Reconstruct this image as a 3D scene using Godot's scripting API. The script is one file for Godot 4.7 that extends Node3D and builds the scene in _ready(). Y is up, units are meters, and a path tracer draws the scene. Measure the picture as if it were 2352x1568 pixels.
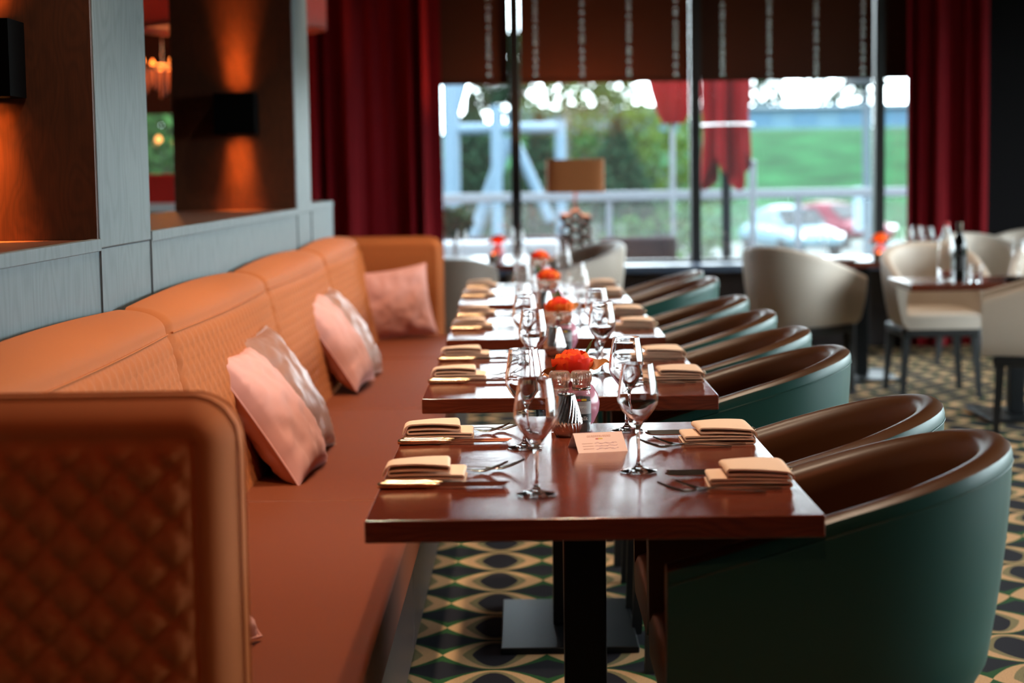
extends Node3D
# Restaurant: banquette with four tables on the left, tub chairs, window wall at the far end.
var M := {}
var rng := RandomNumberGenerator.new()
var used := {}

class MB:
	var v := PackedVector3Array()
	var n := PackedVector3Array()
	var t := PackedVector2Array()
	var ix := PackedInt32Array()
	func tri(a: Vector3, b: Vector3, c: Vector3, out: Vector3) -> void:
		var nn := (c - a).cross(b - a).normalized()
		var k := v.size()
		if nn.dot(out) < 0.0:
			nn = -nn
			v.append_array([a, c, b])
		else:
			v.append_array([a, b, c])
		n.append_array([nn, nn, nn])
		t.append_array([Vector2(a.x + a.z, a.y), Vector2(b.x + b.z, b.y), Vector2(c.x + c.z, c.y)])
		ix.append_array([k, k + 1, k + 2])
	func quad(a: Vector3, b: Vector3, c: Vector3, d: Vector3, out: Vector3, uvs := []) -> void:
		var nn := (c - a).cross(b - a).normalized()
		var k := v.size()
		v.append_array([a, b, c, d])
		if uvs.size() == 4:
			t.append_array(uvs)
		else:
			t.append_array([Vector2(0, 1), Vector2(1, 1), Vector2(1, 0), Vector2(0, 0)])
		if nn.dot(out) < 0.0:
			nn = -nn
			ix.append_array([k, k + 2, k + 1, k, k + 3, k + 2])
		else:
			ix.append_array([k, k + 1, k + 2, k, k + 2, k + 3])
		n.append_array([nn, nn, nn, nn])
	# smooth grid of points p[i][j]; outward normal is (d/di) x (d/dj)
	func grid(p: Array, close_j := false, close_i := false, flip := false, us := 1.0, vs := 1.0) -> void:
		var ni := p.size()
		var nj: int = p[0].size()
		var k := v.size()
		var acc := PackedVector3Array()
		acc.resize(ni * nj)
		var li := ni if close_i else ni - 1
		var lj := nj if close_j else nj - 1
		for i in li:
			var i2 := (i + 1) % ni
			for j in lj:
				var j2 := (j + 1) % nj
				var a: Vector3 = p[i][j]
				var b: Vector3 = p[i][j2]
				var c: Vector3 = p[i2][j2]
				var d: Vector3 = p[i2][j]
				var nn := (c - a).cross(b - d)
				if flip:
					nn = -nn
				acc[i * nj + j] += nn
				acc[i * nj + j2] += nn
				acc[i2 * nj + j2] += nn
				acc[i2 * nj + j] += nn
				var q := [k + i * nj + j, k + i * nj + j2, k + i2 * nj + j2, k + i2 * nj + j]
				if flip:
					ix.append_array([q[0], q[2], q[1], q[0], q[3], q[2]])
				else:
					ix.append_array([q[0], q[1], q[2], q[0], q[2], q[3]])
		for i in ni:
			for j in nj:
				v.append(p[i][j])
				n.append(acc[i * nj + j].normalized())
				t.append(Vector2(us * j / maxf(1.0, nj - 1.0), vs * i / maxf(1.0, ni - 1.0)))
	# closed fan cap round a ring, facing out
	func cap(ring: Array, out: Vector3) -> void:
		var c := Vector3.ZERO
		for p in ring:
			c += p
		c /= ring.size()
		for i in ring.size():
			tri(c, ring[i], ring[(i + 1) % ring.size()], out)
	# rounded box, r = edge radius, s = rounding steps
	func rbox(c: Vector3, size: Vector3, r := 0.004, s := 2, b := Basis()) -> void:
		var h := size * 0.5
		r = minf(r, minf(h.x, minf(h.y, h.z)) * 0.98)
		var ks := []
		for a in 3:
			var l := []
			for q in s + 1:
				l.append(-h[a] + r * (1.0 - tan((1.0 - float(q) / s) * PI / 4)) if q > 0 else -h[a])
			for q in s + 1:
				l.append(-l[s - q])
			ks.append(l)
		for a in 3:
			var e := (a + 1) % 3
			var f := (a + 2) % 3
			for sg in [-1.0, 1.0]:
				var k := v.size()
				var ne: int = ks[e].size()
				for i in ne:
					for j in ne:
						var q := Vector3.ZERO
						q[a] = sg * h[a]
						q[e] = ks[e][i]
						q[f] = ks[f][j]
						var inn := Vector3(clampf(q.x, -h.x + r, h.x - r), clampf(q.y, -h.y + r, h.y - r), clampf(q.z, -h.z + r, h.z - r))
						var d := (q - inn).normalized()
						v.append(c + b * (inn + d * r))
						n.append(b * d)
						var w: Vector3 = inn + d * r + c
						t.append(Vector2(w.z, -w.y) if a == 0 else Vector2(w.x, w.z) if a == 1 else Vector2(w.x, -w.y))
				for i in ne - 1:
					for j in ne - 1:
						var q0 := k + i * ne + j
						if sg > 0.0:
							ix.append_array([q0, q0 + 1, q0 + ne + 1, q0, q0 + ne + 1, q0 + ne])
						else:
							ix.append_array([q0, q0 + ne + 1, q0 + 1, q0, q0 + ne, q0 + ne + 1])
	func lathe(prof: Array, seg := 32, at := Vector3.ZERO, b := Basis(), sx := 1.0) -> void:
		var p := []
		for q in prof:
			var row := []
			for j in seg:
				var a := TAU * j / seg
				row.append(at + b * Vector3(q.x * cos(a) * sx, q.y, q.x * sin(a)))
			p.append(row)
		grid(p, true)
	func tube(path: Array, radii, seg := 8, flat := 1.0) -> void:
		var p := []
		var prev := Vector3.UP
		for i in path.size():
			var a: Vector3 = path[maxi(0, i - 1)]
			var c: Vector3 = path[mini(path.size() - 1, i + 1)]
			var T := (c - a).normalized()
			var N := (prev - T * prev.dot(T))
			if N.length() < 0.05:
				N = Vector3.RIGHT - T * T.x
			N = N.normalized()
			prev = N
			var B := T.cross(N)
			var r: float = radii[i] if radii is Array else radii
			var row := []
			for j in seg:
				var g := TAU * j / seg
				row.append(path[i] + N * cos(g) * r * flat - B * sin(g) * r)
			p.append(row)
		grid(p, true)
		cap(p[0], path[0] - path[1])
		cap(p[-1], path[-1] - path[-2])
	# polygon (x, y) pulled along z from z0 to z1
	func extrude(poly: Array, z0: float, z1: float, smooth := false, xf := Transform3D()) -> void:
		var pp := PackedVector2Array(poly)
		if not Geometry2D.is_polygon_clockwise(pp):
			pp.reverse()
		var m := pp.size()
		var cuts := Geometry2D.triangulate_polygon(pp)
		for i in range(0, cuts.size(), 3):
			for z in [z0, z1]:
				var q := []
				for w in 3:
					q.append(xf * Vector3(pp[cuts[i + w]].x, pp[cuts[i + w]].y, z))
				tri(q[0], q[1], q[2], xf.basis * Vector3(0, 0, signf(z - (z0 + z1) * 0.5)))
		if smooth:
			var rows := [[], []]
			for i in m:
				rows[0].append(xf * Vector3(pp[i].x, pp[i].y, z0))
				rows[1].append(xf * Vector3(pp[i].x, pp[i].y, z1))
			var e: Vector2 = pp[1] - pp[0]
			var want := xf.basis * Vector3(-e.y, e.x, 0)
			var di: Vector3 = rows[1][0] - rows[0][0]
			var dj: Vector3 = rows[0][1] - rows[0][0]
			grid(rows, true, false, di.cross(dj).dot(want) < 0.0)
		else:
			for i in m:
				var a := pp[i]
				var c := pp[(i + 1) % m]
				var e := c - a
				quad(xf * Vector3(a.x, a.y, z0), xf * Vector3(c.x, c.y, z0), xf * Vector3(c.x, c.y, z1), xf * Vector3(a.x, a.y, z1), xf.basis * Vector3(-e.y, e.x, 0))
	func ball(c: Vector3, r: Vector3, seg := 16, rows := 10) -> void:
		var p := []
		for i in rows + 1:
			var a := -PI / 2 + PI * i / rows
			var row := []
			for j in seg:
				var g := TAU * j / seg
				row.append(c + Vector3(r.x * cos(a) * cos(g), r.y * sin(a), r.z * cos(a) * sin(g)))
			p.append(row)
		grid(p, true)
	func torus(c: Vector3, R: float, r: float, b := Basis(), seg := 20, ring := 8) -> void:
		var p := []
		for i in ring:
			var a := TAU * i / ring
			var row := []
			for j in seg:
				var g := TAU * j / seg
				row.append(c + b * Vector3((R + r * cos(a)) * cos(g), (R + r * cos(a)) * sin(g), r * sin(a)))
			p.append(row)
		grid(p, true, true, true)
	func mesh() -> ArrayMesh:
		var a := []
		a.resize(Mesh.ARRAY_MAX)
		a[Mesh.ARRAY_VERTEX] = v
		a[Mesh.ARRAY_NORMAL] = n
		a[Mesh.ARRAY_TEX_UV] = t
		a[Mesh.ARRAY_INDEX] = ix
		var m := ArrayMesh.new()
		m.add_surface_from_arrays(Mesh.PRIMITIVE_TRIANGLES, a)
		return m

# ---------- naming ----------
func numbered(called: String) -> String:
	var k: int = used.get(called, 0)
	used[called] = k + 1
	return called if k == 0 else "%s_%03d" % [called, k]

func tag(o: Node, label: String, category: String, group := "") -> void:
	o.set_meta("label", label)
	o.set_meta("category", category)
	if group:
		o.set_meta("group", group)

func thing(called: String, label: String, category: String, at := Vector3.ZERO, turn := 0.0, group := "") -> Node3D:
	var o := Node3D.new()
	o.name = numbered(called)
	o.position = at
	o.rotation.y = turn
	tag(o, label, category, group)
	add_child(o)
	return o

func part(called: String, mb, m: Material, parent: Node, label := "") -> MeshInstance3D:
	var o := MeshInstance3D.new()
	o.mesh = mb.mesh() if mb is MB else mb
	o.material_override = m
	if parent == self:
		o.name = numbered(called)
		add_child(o)
	else:
		var c := 0
		for k in parent.get_children():
			if String(k.name).get_slice("_0", 0) == called:
				c += 1
		o.name = called if c == 0 else "%s_%03d" % [called, c]
		parent.add_child(o, true)
	if label:
		o.set_meta("label", label)
	return o

func dup(src: Node3D, label: String, at: Vector3, turn := 0.0) -> Node3D:
	var o: Node3D = src.duplicate()
	o.name = numbered(String(src.name).rstrip("0123456789").trim_suffix("_"))
	o.position = at
	o.rotation.y = turn
	o.set_meta("label", label)
	add_child(o)
	return o

func struct(called: String, mb, m: Material, parent: Node = self) -> MeshInstance3D:
	var o := part(called, mb, m, parent)
	if parent == self:
		o.set_meta("kind", "structure")
	return o

func sgroup(called: String) -> Node3D:
	var o := Node3D.new()
	o.name = numbered(called)
	o.set_meta("kind", "structure")
	add_child(o)
	return o

func box(c: Vector3, s: Vector3, r := 0.004, k := 1) -> MB:
	var m := MB.new()
	m.rbox(c, s, r, k)
	return m

# box from its corners
func bb(x0: float, x1: float, y0: float, y1: float, z0: float, z1: float, r := 0.003) -> MB:
	return box(Vector3(x0 + x1, y0 + y1, z0 + z1) / 2, Vector3(absf(x1 - x0), absf(y1 - y0), absf(z1 - z0)), r)

func turned(prof: Array, seg := 32) -> MB:
	var m := MB.new()
	m.lathe(prof, seg)
	return m

# ---------- materials ----------
func mat(c: Color, rough := 0.6, metal := 0.0, spec := 0.5) -> StandardMaterial3D:
	var m := StandardMaterial3D.new()
	m.albedo_color = c
	m.roughness = rough
	m.metallic = metal
	m.metallic_specular = spec
	return m

func glow(c: Color, e: float) -> StandardMaterial3D:
	var m := mat(c, 0.6)
	m.emission_enabled = true
	m.emission = c
	m.emission_energy_multiplier = e
	return m

func glass_solid(c := Color(1, 1, 1, 0.0)) -> StandardMaterial3D:
	var m := mat(c, 0.0)
	m.refraction_enabled = true
	m.refraction_scale = 0.05
	m.transparency = BaseMaterial3D.TRANSPARENCY_ALPHA
	return m

func glass_thin(a := 0.03) -> StandardMaterial3D:
	var m := mat(Color(1, 1, 1, a), 0.0)
	m.transparency = BaseMaterial3D.TRANSPARENCY_ALPHA
	return m

func tri_tex(m: StandardMaterial3D, tex: Texture2D, scale: float, bump := 0.0, btex: Texture2D = null) -> StandardMaterial3D:
	m.uv1_scale = Vector3.ONE * scale
	if tex:
		m.albedo_texture = tex
	if bump != 0.0:
		m.heightmap_enabled = true
		m.heightmap_texture = btex if btex else tex
		m.heightmap_scale = bump
	return m

func noise(sd: int, freq: float, oct := 3) -> FastNoiseLite:
	var f := FastNoiseLite.new()
	f.seed = sd
	f.frequency = freq
	f.noise_type = FastNoiseLite.TYPE_SIMPLEX_SMOOTH
	f.fractal_octaves = oct
	return f

func img(w: int, h: int, f: Callable) -> ImageTexture:
	var im := Image.create(w, h, false, Image.FORMAT_RGB8)
	for y in h:
		for x in w:
			im.set_pixel(x, y, f.call(x, y))
	return ImageTexture.create_from_image(im)

# seamless sample of a noise on a torus-like blend
func seam(f: FastNoiseLite, x: float, y: float, w: float, h: float) -> float:
	var u := x / w
	var a := lerpf(f.get_noise_2d(x, y), f.get_noise_2d(x - w, y), u)
	var b := lerpf(f.get_noise_2d(x, y - h), f.get_noise_2d(x - w, y - h), u)
	return lerpf(a, b, y / h)

func wood_tex(base: Color, dark: Color, sd: int, along_u: bool, strength := 1.0, period := 64.0) -> Array:
	var big := noise(sd, 0.006, 2)
	var fine := noise(sd + 1, 0.05, 3)
	var W := 512
	var val := func(x: int, y: int) -> float:
		var u := float(x) if along_u else float(y)
		var w := float(y) if along_u else float(x)
		var g := seam(big, u * 0.45, w * 1.3, W * 0.45, W * 1.3)
		var rings: float = 0.5 + 0.5 * sin(TAU * (w / (512.0 / roundf(512.0 / period)) + g * 3.6 * sqrt(64.0 / period)))
		var pore := seam(fine, u * 0.12, w * 3.0, W * 0.12, W * 3.0)
		return clampf(0.45 + 0.4 * (pow(rings, 2.0) - 0.4) + 0.6 * pore, 0.0, 1.0)
	var c := img(W, W, func(x: int, y: int) -> Color: return base.lerp(dark, val.call(x, y) * strength))
	var h := img(W, W, func(x: int, y: int) -> Color:
		var q: float = 1.0 - val.call(x, y)
		return Color(q, q, q))
	return [c, h]

func carpet_tex() -> ImageTexture:
	var W := 256
	var sp := noise(5, 0.25, 2)
	var f := func(x: int, y: int) -> Color:
		var u := absf(float(x) / W - 0.5) * 2.0   # 0 at eye centre, 1 at the tips
		var q := absf(float(y) / W - 0.5) * 2.0
		var s := 0.1 * sp.get_noise_2d(x, y)
		u += s * 0.06
		q += s * 0.06
		var lens := 0.95 * pow(cos(minf(u, 1.0) * PI / 2), 0.85)
		var c: Color
		if q < lens:
			var ring := 0.88 * pow(cos(minf(u / 0.62, 1.0) * PI / 2), 0.8)
			var pup := 0.78 * pow(cos(minf(u / 0.43, 1.0) * PI / 2), 0.75)
			c = Color(0.70, 0.55, 0.40)
			if q < ring and u < 0.62:
				c = Color(0.45, 0.41, 0.29)
			if q < pup and u < 0.43:
				c = Color(0.125, 0.115, 0.135)
		else:
			var d := 1.0 - q
			var dia := 0.60 * pow(maxf(0.0, u - 0.12) / 0.88, 1.35)
			c = Color(0.15, 0.28, 0.15)
			if d < dia:
				c = Color(0.125, 0.12, 0.14)
		var k := 1.0 + 1.6 * s
		return Color(c.r * k, c.g * k, c.b * k)
	return img(W, W, f)

func make_materials() -> void:
	var wt := wood_tex(Color(0.46, 0.19, 0.105), Color(0.29, 0.105, 0.06), 11, true, 0.9, 7.0)
	M.table = tri_tex(mat(Color.WHITE, 0.17, 0.0, 0.72), wt[0], 1.6, 0.010, wt[1])
	var gt := wood_tex(Color(0.375, 0.415, 0.43), Color(0.25, 0.295, 0.315), 21, false, 0.75)
	M.greywood = tri_tex(mat(Color.WHITE, 0.5), gt[0], 1.3)
	var bt := wood_tex(Color(0.31, 0.165, 0.09), Color(0.21, 0.105, 0.055), 31, false, 0.8)
	M.brownwood = tri_tex(mat(Color.WHITE, 0.45), bt[0], 2.6)
	M.carpet = mat(Color.WHITE, 0.95, 0.0, 0.2)
	M.carpet.albedo_texture = carpet_tex()
	M.carpet.uv1_scale = Vector3(1.0 / 0.286, 1.0 / 0.305, 1)
	M.carpet.uv1_offset = Vector3(0.5 + 0.095 / 0.286, 0.5 + 4.92 / 0.305, 0)
	var cl := noise(7, 0.2, 3)
	var weave := img(256, 256, func(x: int, y: int) -> Color:
		var q := 0.5 + 0.22 * sin(TAU * x / 8.0) * sin(TAU * y / 8.0) + 0.35 * seam(cl, x, y, 256, 256)
		return Color(q, q, q))
	M.weave = weave
	M.velvet = mat(Color(0.64, 0.345, 0.165), 0.75, 0.0, 0.3)
	M.velvet.rim_enabled = true
	M.velvet.rim = 0.35
	M.velvet.rim_tint = 0.8
	M.seatcloth = mat(Color(0.44, 0.20, 0.088), 0.62, 0.0, 0.3)
	M.benchfront = mat(Color(0.17, 0.095, 0.075), 0.4)
	M.pink = mat(Color(0.80, 0.57, 0.53), 0.8, 0.0, 0.3)
	M.pink.rim_enabled = true
	M.pink.rim = 0.3
	M.satin = mat(Color(0.62, 0.43, 0.36), 0.4, 0.0, 0.6)
	M.gold = mat(Color(0.62, 0.37, 0.19), 0.4)
	M.green = mat(Color(0.07, 0.265, 0.235), 0.42, 0.0, 0.5)
	M.green.rim_enabled = true
	M.green.rim = 0.5
	M.green.rim_tint = 1.0
	M.lining = mat(Color(0.30, 0.175, 0.075), 0.4, 0.0, 0.5)
	M.cream = mat(Color(0.74, 0.68, 0.62), 0.5)
	M.taupe = mat(Color(0.45, 0.38, 0.33), 0.6)
	M.blackwood = mat(Color(0.045, 0.045, 0.05), 0.45)
	M.blacksteel = mat(Color(0.06, 0.065, 0.075), 0.38, 0.6)
	M.napkin = mat(Color(0.90, 0.77, 0.67), 0.85, 0.0, 0.2)
	M.silver = mat(Color(0.78, 0.77, 0.76), 0.16, 1.0)
	M.gilt = mat(Color(0.80, 0.67, 0.54), 0.26, 1.0)
	M.glass = glass_solid()
	M.pane = glass_thin(0.02)
	M.thin = glass_thin(0.04)
	M.capplastic = glass_solid(Color(0.93, 0.84, 0.78, 0.25))
	M.capplastic.roughness = 0.12
	M.pepper = mat(Color(0.11, 0.06, 0.045), 0.9)
	M.salt = mat(Color(0.72, 0.52, 0.45), 0.9)
	M.label = mat(Color(0.55, 0.54, 0.54), 0.5)
	M.ink = mat(Color(0.03, 0.03, 0.035), 0.5)
	M.white = mat(Color(0.85, 0.85, 0.85), 0.5)
	M.red = mat(Color(0.75, 0.06, 0.07), 0.5)
	M.yellow = mat(Color(0.80, 0.66, 0.12), 0.5)
	M.pinkglass = mat(Color(0.72, 0.46, 0.52), 0.18)
	M.orangeglass = glow(Color(0.9, 0.33, 0.06), 0.25)
	M.petals = []
	for c in [Color(0.95, 0.30, 0.13), Color(0.97, 0.40, 0.14), Color(0.93, 0.22, 0.14), Color(0.98, 0.48, 0.17)]:
		var p := mat(c, 0.65, 0.0, 0.3)
		p.backlight_enabled = true
		p.backlight = Color(0.35, 0.09, 0.03)
		M.petals.append(p)
	M.leafgold = mat(Color(0.62, 0.36, 0.08), 0.55)
	M.leafgreen = mat(Color(0.22, 0.26, 0.10), 0.55)
	M.card = mat(Color(0.90, 0.76, 0.71), 0.8, 0.0, 0.2)
	M.frame = mat(Color(0.035, 0.04, 0.045), 0.45)
	M.blind = mat(Color(0.24, 0.135, 0.10), 0.85, 0.0, 0.2)
	M.blind.backlight_enabled = true
	M.blind.backlight = Color(0.03, 0.018, 0.013)
	M.curtain = mat(Color(0.42, 0.008, 0.05), 0.8, 0.0, 0.3)
	M.curtain.rim_enabled = true
	M.curtain.rim = 0.4
	M.curtain.rim_tint = 1.0
	M.darkwall = mat(Color(0.055, 0.045, 0.05), 0.85, 0.0, 0.2)
	M.ceiling = mat(Color(0.36, 0.345, 0.345), 0.9)
	M.wainscot = tri_tex(mat(Color(0.55, 0.5, 0.5), 0.5), bt[0], 1.5)
	M.sillstone = mat(Color(0.26, 0.31, 0.38), 0.3)
	M.black = mat(Color(0.008, 0.009, 0.012), 0.6, 0.0, 0.15)
	M.shade = mat(Color(0.62, 0.36, 0.17), 0.8)
	M.shade.backlight_enabled = true
	M.shade.backlight = Color(0.07, 0.036, 0.017)
	M.coral = mat(Color(0.27, 0.155, 0.095), 0.6)
	M.lampglow = glow(Color(1.0, 0.62, 0.32), 3.0)
	M.pinkshade = mat(Color(0.78, 0.45, 0.42), 0.8)
	M.pinkshade.backlight_enabled = true
	M.pinkshade.backlight = Color(0.6, 0.35, 0.32)

# ---------- furniture ----------
# U-shaped tub chair facing -x, centre on the origin
func u_plan(s: float, grow: float) -> Vector2:
	# s in -1..1, 0 = middle of the back; returns (x, z)
	var a := absf(s)
	var sg := signf(s)
	var rx := 0.27 + grow
	var rz := 0.24 + grow
	if a < 0.56:
		var g := a / 0.56 * PI / 2
		return Vector2(0.03 + rx * pow(cos(g), 0.92), sg * rz * pow(sin(g), 0.92))
	var k := (a - 0.56) / 0.44
	return Vector2(0.03 - k * 0.33, sg * (rz - 0.012 * k * k))

func rim_h(s: float, back_h: float, arm_h: float) -> float:
	var x := u_plan(s, 0.0).x
	var k := clampf((x + 0.30) / 0.60, 0.0, 1.0)
	return lerpf(arm_h, back_h, k)

func tub_chair(called: String, outer: Material, lining: Material, label: String, group: String) -> Node3D:
	var o := thing(called, label, "chair", Vector3.ZERO, 0.0, group)
	var back_h := 0.835
	var arm_h := 0.655
	var NS := 44
	var out_rows := []
	var lin_rows := []
	for i in 11:
		out_rows.append([])
	for i in 11:
		lin_rows.append([])
	var ends := [[], []]
	for j in NS + 1:
		var s := -1.0 + 2.0 * j / NS
		var h := rim_h(s, back_h, arm_h)
		for i in 9:
			var k := i / 8.0
			var y := lerpf(0.385, h - 0.035, k)
			var g := 0.03 - 0.05 * pow(1.0 - k, 1.6) - (0.018 if i == 0 else 0.0)
			var q := u_plan(s, g)
			out_rows[i].append(Vector3(q.x, y, q.y))
		for i in 2:
			var e: Array = [[0.031, -0.022], [0.0275, -0.009]][i]
			var q := u_plan(s, e[0])
			out_rows[9 + i].append(Vector3(q.x, h + e[1], q.y))
		var prof := [[0.0275, -0.009], [0.019, -0.002], [0.010, 0.0], [0.000, 0.0], [-0.012, -0.004], [-0.022, -0.012], [-0.029, -0.028], [-0.033, -0.06]]
		for i in 11:
			var q: Vector2
			var y: float
			if i < 8:
				q = u_plan(s, prof[i][0])
				y = h + prof[i][1]
			else:
				var k := (i - 7) / 3.0
				y = lerpf(h - 0.06, 0.44, k)
				q = u_plan(s, -0.033 + 0.006 * sin(k * PI))
			lin_rows[i].append(Vector3(q.x, y, q.y))
		if j == 0 or j == NS:
			var e := 0 if j == 0 else 1
			for i in 11:
				ends[e].append(out_rows[i][j])
			for i in 11:
				ends[e].append(lin_rows[i][j])
	var mo := MB.new()
	mo.grid(out_rows, false, false, false)
	part("outer_shell", mo, outer, o)
	var ml := MB.new()
	ml.grid(lin_rows, false, false, false)
	for e in 2:
		ml.cap(ends[e], Vector3(-1, 0, 0))
	part("inner_lining", ml, lining, o)
	var seam_path := []
	for j in NS + 1:
		var s := -1.0 + 2.0 * j / NS
		var q := u_plan(s, 0.0305)
		seam_path.append(Vector3(q.x, rim_h(s, back_h, arm_h) - 0.034, q.y))
	var ms := MB.new()
	ms.tube(seam_path, 0.0022, 5)
	part("piping", ms, outer, o)
	for s in [-0.30, 0.30]:
		var path := []
		for k in 6:
			var q := u_plan(s, -0.030 + 0.003)
			path.append(Vector3(q.x, lerpf(rim_h(s, back_h, arm_h) - 0.05, 0.5, k / 5.0), q.y))
		var m2 := MB.new()
		m2.tube(path, 0.0016, 5)
		part("lining_seam", m2, lining, o)
	# seat cushion
	var rings := [[1.0, 0.385], [1.0, 0.45], [0.975, 0.468], [0.9, 0.478], [0.6, 0.484], [0.0, 0.486]]
	var rows := []
	for r in rings:
		var row := []
		for j in NS + 1:
			var q := u_plan(-1.0 + 2.0 * j / NS, -0.036)
			row.append(Vector3(-0.03 + (q.x + 0.03) * r[0], r[1], q.y * r[0]))
		rows.append(row)
	var mc := MB.new()
	mc.grid(rows, true, false, false)
	part("seat", mc, lining, o)
	# under-frame and legs
	var mf := MB.new()
	mf.rbox(Vector3(0.0, 0.362, 0), Vector3(0.5, 0.05, 0.42), 0.01, 1)
	part("underframe", mf, M.blackwood, o)
	for sx in [-1, 1]:
		for sz in [-1, 1]:
			var lm := MB.new()
			var a := Vector3(sx * 0.215, 0.345, sz * 0.185)
			var b := Vector3(sx * 0.235, 0.0, sz * 0.21)
			var rws := []
			for q in [[a, 0.021], [b, 0.0135]]:
				var r: float = q[1]
				var c: Vector3 = q[0]
				rws.append([c + Vector3(r, 0, r), c + Vector3(-r, 0, r), c + Vector3(-r, 0, -r), c + Vector3(r, 0, -r)])
			for j in 4:
				var j2 := (j + 1) % 4
				lm.quad(rws[0][j], rws[0][j2], rws[1][j2], rws[1][j], (rws[0][j] + rws[0][j2]) * 0.5 - a)
			lm.quad(rws[1][0], rws[1][1], rws[1][2], rws[1][3], Vector3.DOWN)
			part("leg", lm, M.blackwood, o)
	return o

func napkin_mesh() -> MB:
	# folded cloth seen from its open side (+z); x = length, centre line folded like a Z
	var path := []
	var lay := func(x0: float, x1: float, y: float, sag: float) -> void:
		for k in 9:
			var u := k / 8.0
			path.append(Vector2(lerpf(x0, x1, u), y + sag * sin(u * PI)))
	var turn := func(cx: float, cy: float, r: float, side: float) -> void:
		for k in range(1, 6):
			var a := -PI / 2 + PI * k / 6.0
			path.append(Vector2(cx + side * r * 1.3 * cos(a), cy + r * sin(a)))
	lay.call(0.076, -0.066, 0.0022, 0.0)
	turn.call(-0.066, 0.0062, 0.004, -1.0)
	lay.call(-0.066, 0.070, 0.0102, 0.001)
	turn.call(0.070, 0.0132, 0.003, 1.0)
	lay.call(0.070, -0.060, 0.0162, 0.001)
	turn.call(-0.060, 0.0197, 0.0035, -1.0)
	lay.call(-0.058, 0.040, 0.0232, 0.0012)
	turn.call(0.040, 0.0277, 0.0045, 1.0)
	lay.call(0.040, -0.056, 0.0322, 0.0015)
	for k in range(1, 6):
		path.append(Vector2(-0.056 - 0.018 * sin(k / 5.0 * PI / 2), 0.0322 - 0.017 * k / 5.0 * k / 5.0))
	var th := 0.0015
	var left := []
	var right := []
	for i in path.size():
		var a: Vector2 = path[maxi(0, i - 1)]
		var b: Vector2 = path[mini(path.size() - 1, i + 1)]
		var d := (b - a).normalized()
		var nn := Vector2(-d.y, d.x) * th
		left.append(path[i] + nn)
		right.append(path[i] - nn)
	right.reverse()
	var loop := left + right
	var m := MB.new()
	var rows := []
	var NZ := 6
	for k in NZ + 1:
		var row := []
		for p in loop:
			var z := lerpf(-0.056, 0.056, float(k) / NZ)
			var lift: float = 0.004 * sin(float(k) / NZ * 2.2 + p.x * 14.0) * clampf((p.y - 0.012) / 0.02, 0.0, 1.0)
			row.append(Vector3(p.x + 0.05 * z * clampf((p.y - 0.015) / 0.015, 0.0, 1.0), p.y + lift, z))
		rows.append(row)
	m.grid(rows, true, false, true)
	for k in [0, NZ]:
		for i in range(left.size() - 1):
			var a: Vector3 = rows[k][i]
			var b: Vector3 = rows[k][i + 1]
			var c: Vector3 = rows[k][loop.size() - 2 - i]
			var d: Vector3 = rows[k][loop.size() - 1 - i]
			m.quad(a, b, c, d, Vector3(0, 0, -1 if k == 0 else 1))
	return m

func knife(label: String) -> Node3D:
	var o := thing("table_knife", label, "knife", Vector3.ZERO, 0.0, "knives laid on the tables")
	var m := MB.new()
	var prof := [Vector2(0.0, 0.0), Vector2(0.006, 0.001), Vector2(0.0092, 0.008), Vector2(0.0090, 0.03), Vector2(0.0075, 0.062), Vector2(0.0085, 0.082), Vector2(0.0082, 0.088), Vector2(0.0062, 0.092), Vector2(0.0078, 0.097), Vector2(0.0060, 0.103), Vector2(0.005, 0.112), Vector2(0.0, 0.114)]
	m.lathe(prof, 16, Vector3(-0.115, 0.0072, 0), Basis(Vector3(0, -0.78, 0), Vector3(1, 0, 0), Vector3(0, 0, 1)))
	part("handle", m, M.gilt, o)
	var bl := MB.new()
	bl.extrude([Vector2(-0.008, -0.005), Vector2(0.03, -0.0065), Vector2(0.09, -0.0075), Vector2(0.108, -0.005), Vector2(0.116, 0.001), Vector2(0.118, 0.006), Vector2(0.06, 0.0065), Vector2(-0.008, 0.005)], -0.0011, 0.0011, false, Transform3D(Basis(Vector3(1, 0, 0), Vector3(0, 0.35, 0.93), Vector3(0, 0.93, -0.35)), Vector3(0, 0.0065, 0)))
	part("blade", bl, M.silver, o)
	return o

func fork(label: String) -> Node3D:
	var o := thing("table_fork", label, "fork", Vector3.ZERO, 0.0, "forks laid on the tables")
	var m := MB.new()
	var path := []
	var rad := []
	for q in [[-0.105, 0.0035, 0.006], [-0.095, 0.0040, 0.0085], [-0.07, 0.005, 0.006], [-0.03, 0.008, 0.0042], [0.0, 0.0085, 0.0035], [0.012, 0.007, 0.005], [0.026, 0.0045, 0.0105], [0.036, 0.0042, 0.0115], [0.044, 0.005, 0.0112]]:
		path.append(Vector3(q[0], q[1], 0))
		rad.append(q[2])
	m.tube(path, rad, 12, 0.22)
	part("handle", m, M.silver, o)
	for k in 4:
		var z := -0.0093 + 0.0062 * k
		var tp := []
		for q in [[0.041, 0.0048], [0.055, 0.0085], [0.07, 0.014], [0.085, 0.021]]:
			tp.append(Vector3(q[0], q[1], z * (1.0 if q[0] < 0.08 else 1.03)))
		var tm := MB.new()
		tm.tube(tp, [0.0018, 0.0016, 0.0014, 0.0007], 6)
		part("tine", tm, M.silver, o)
	return o

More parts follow.
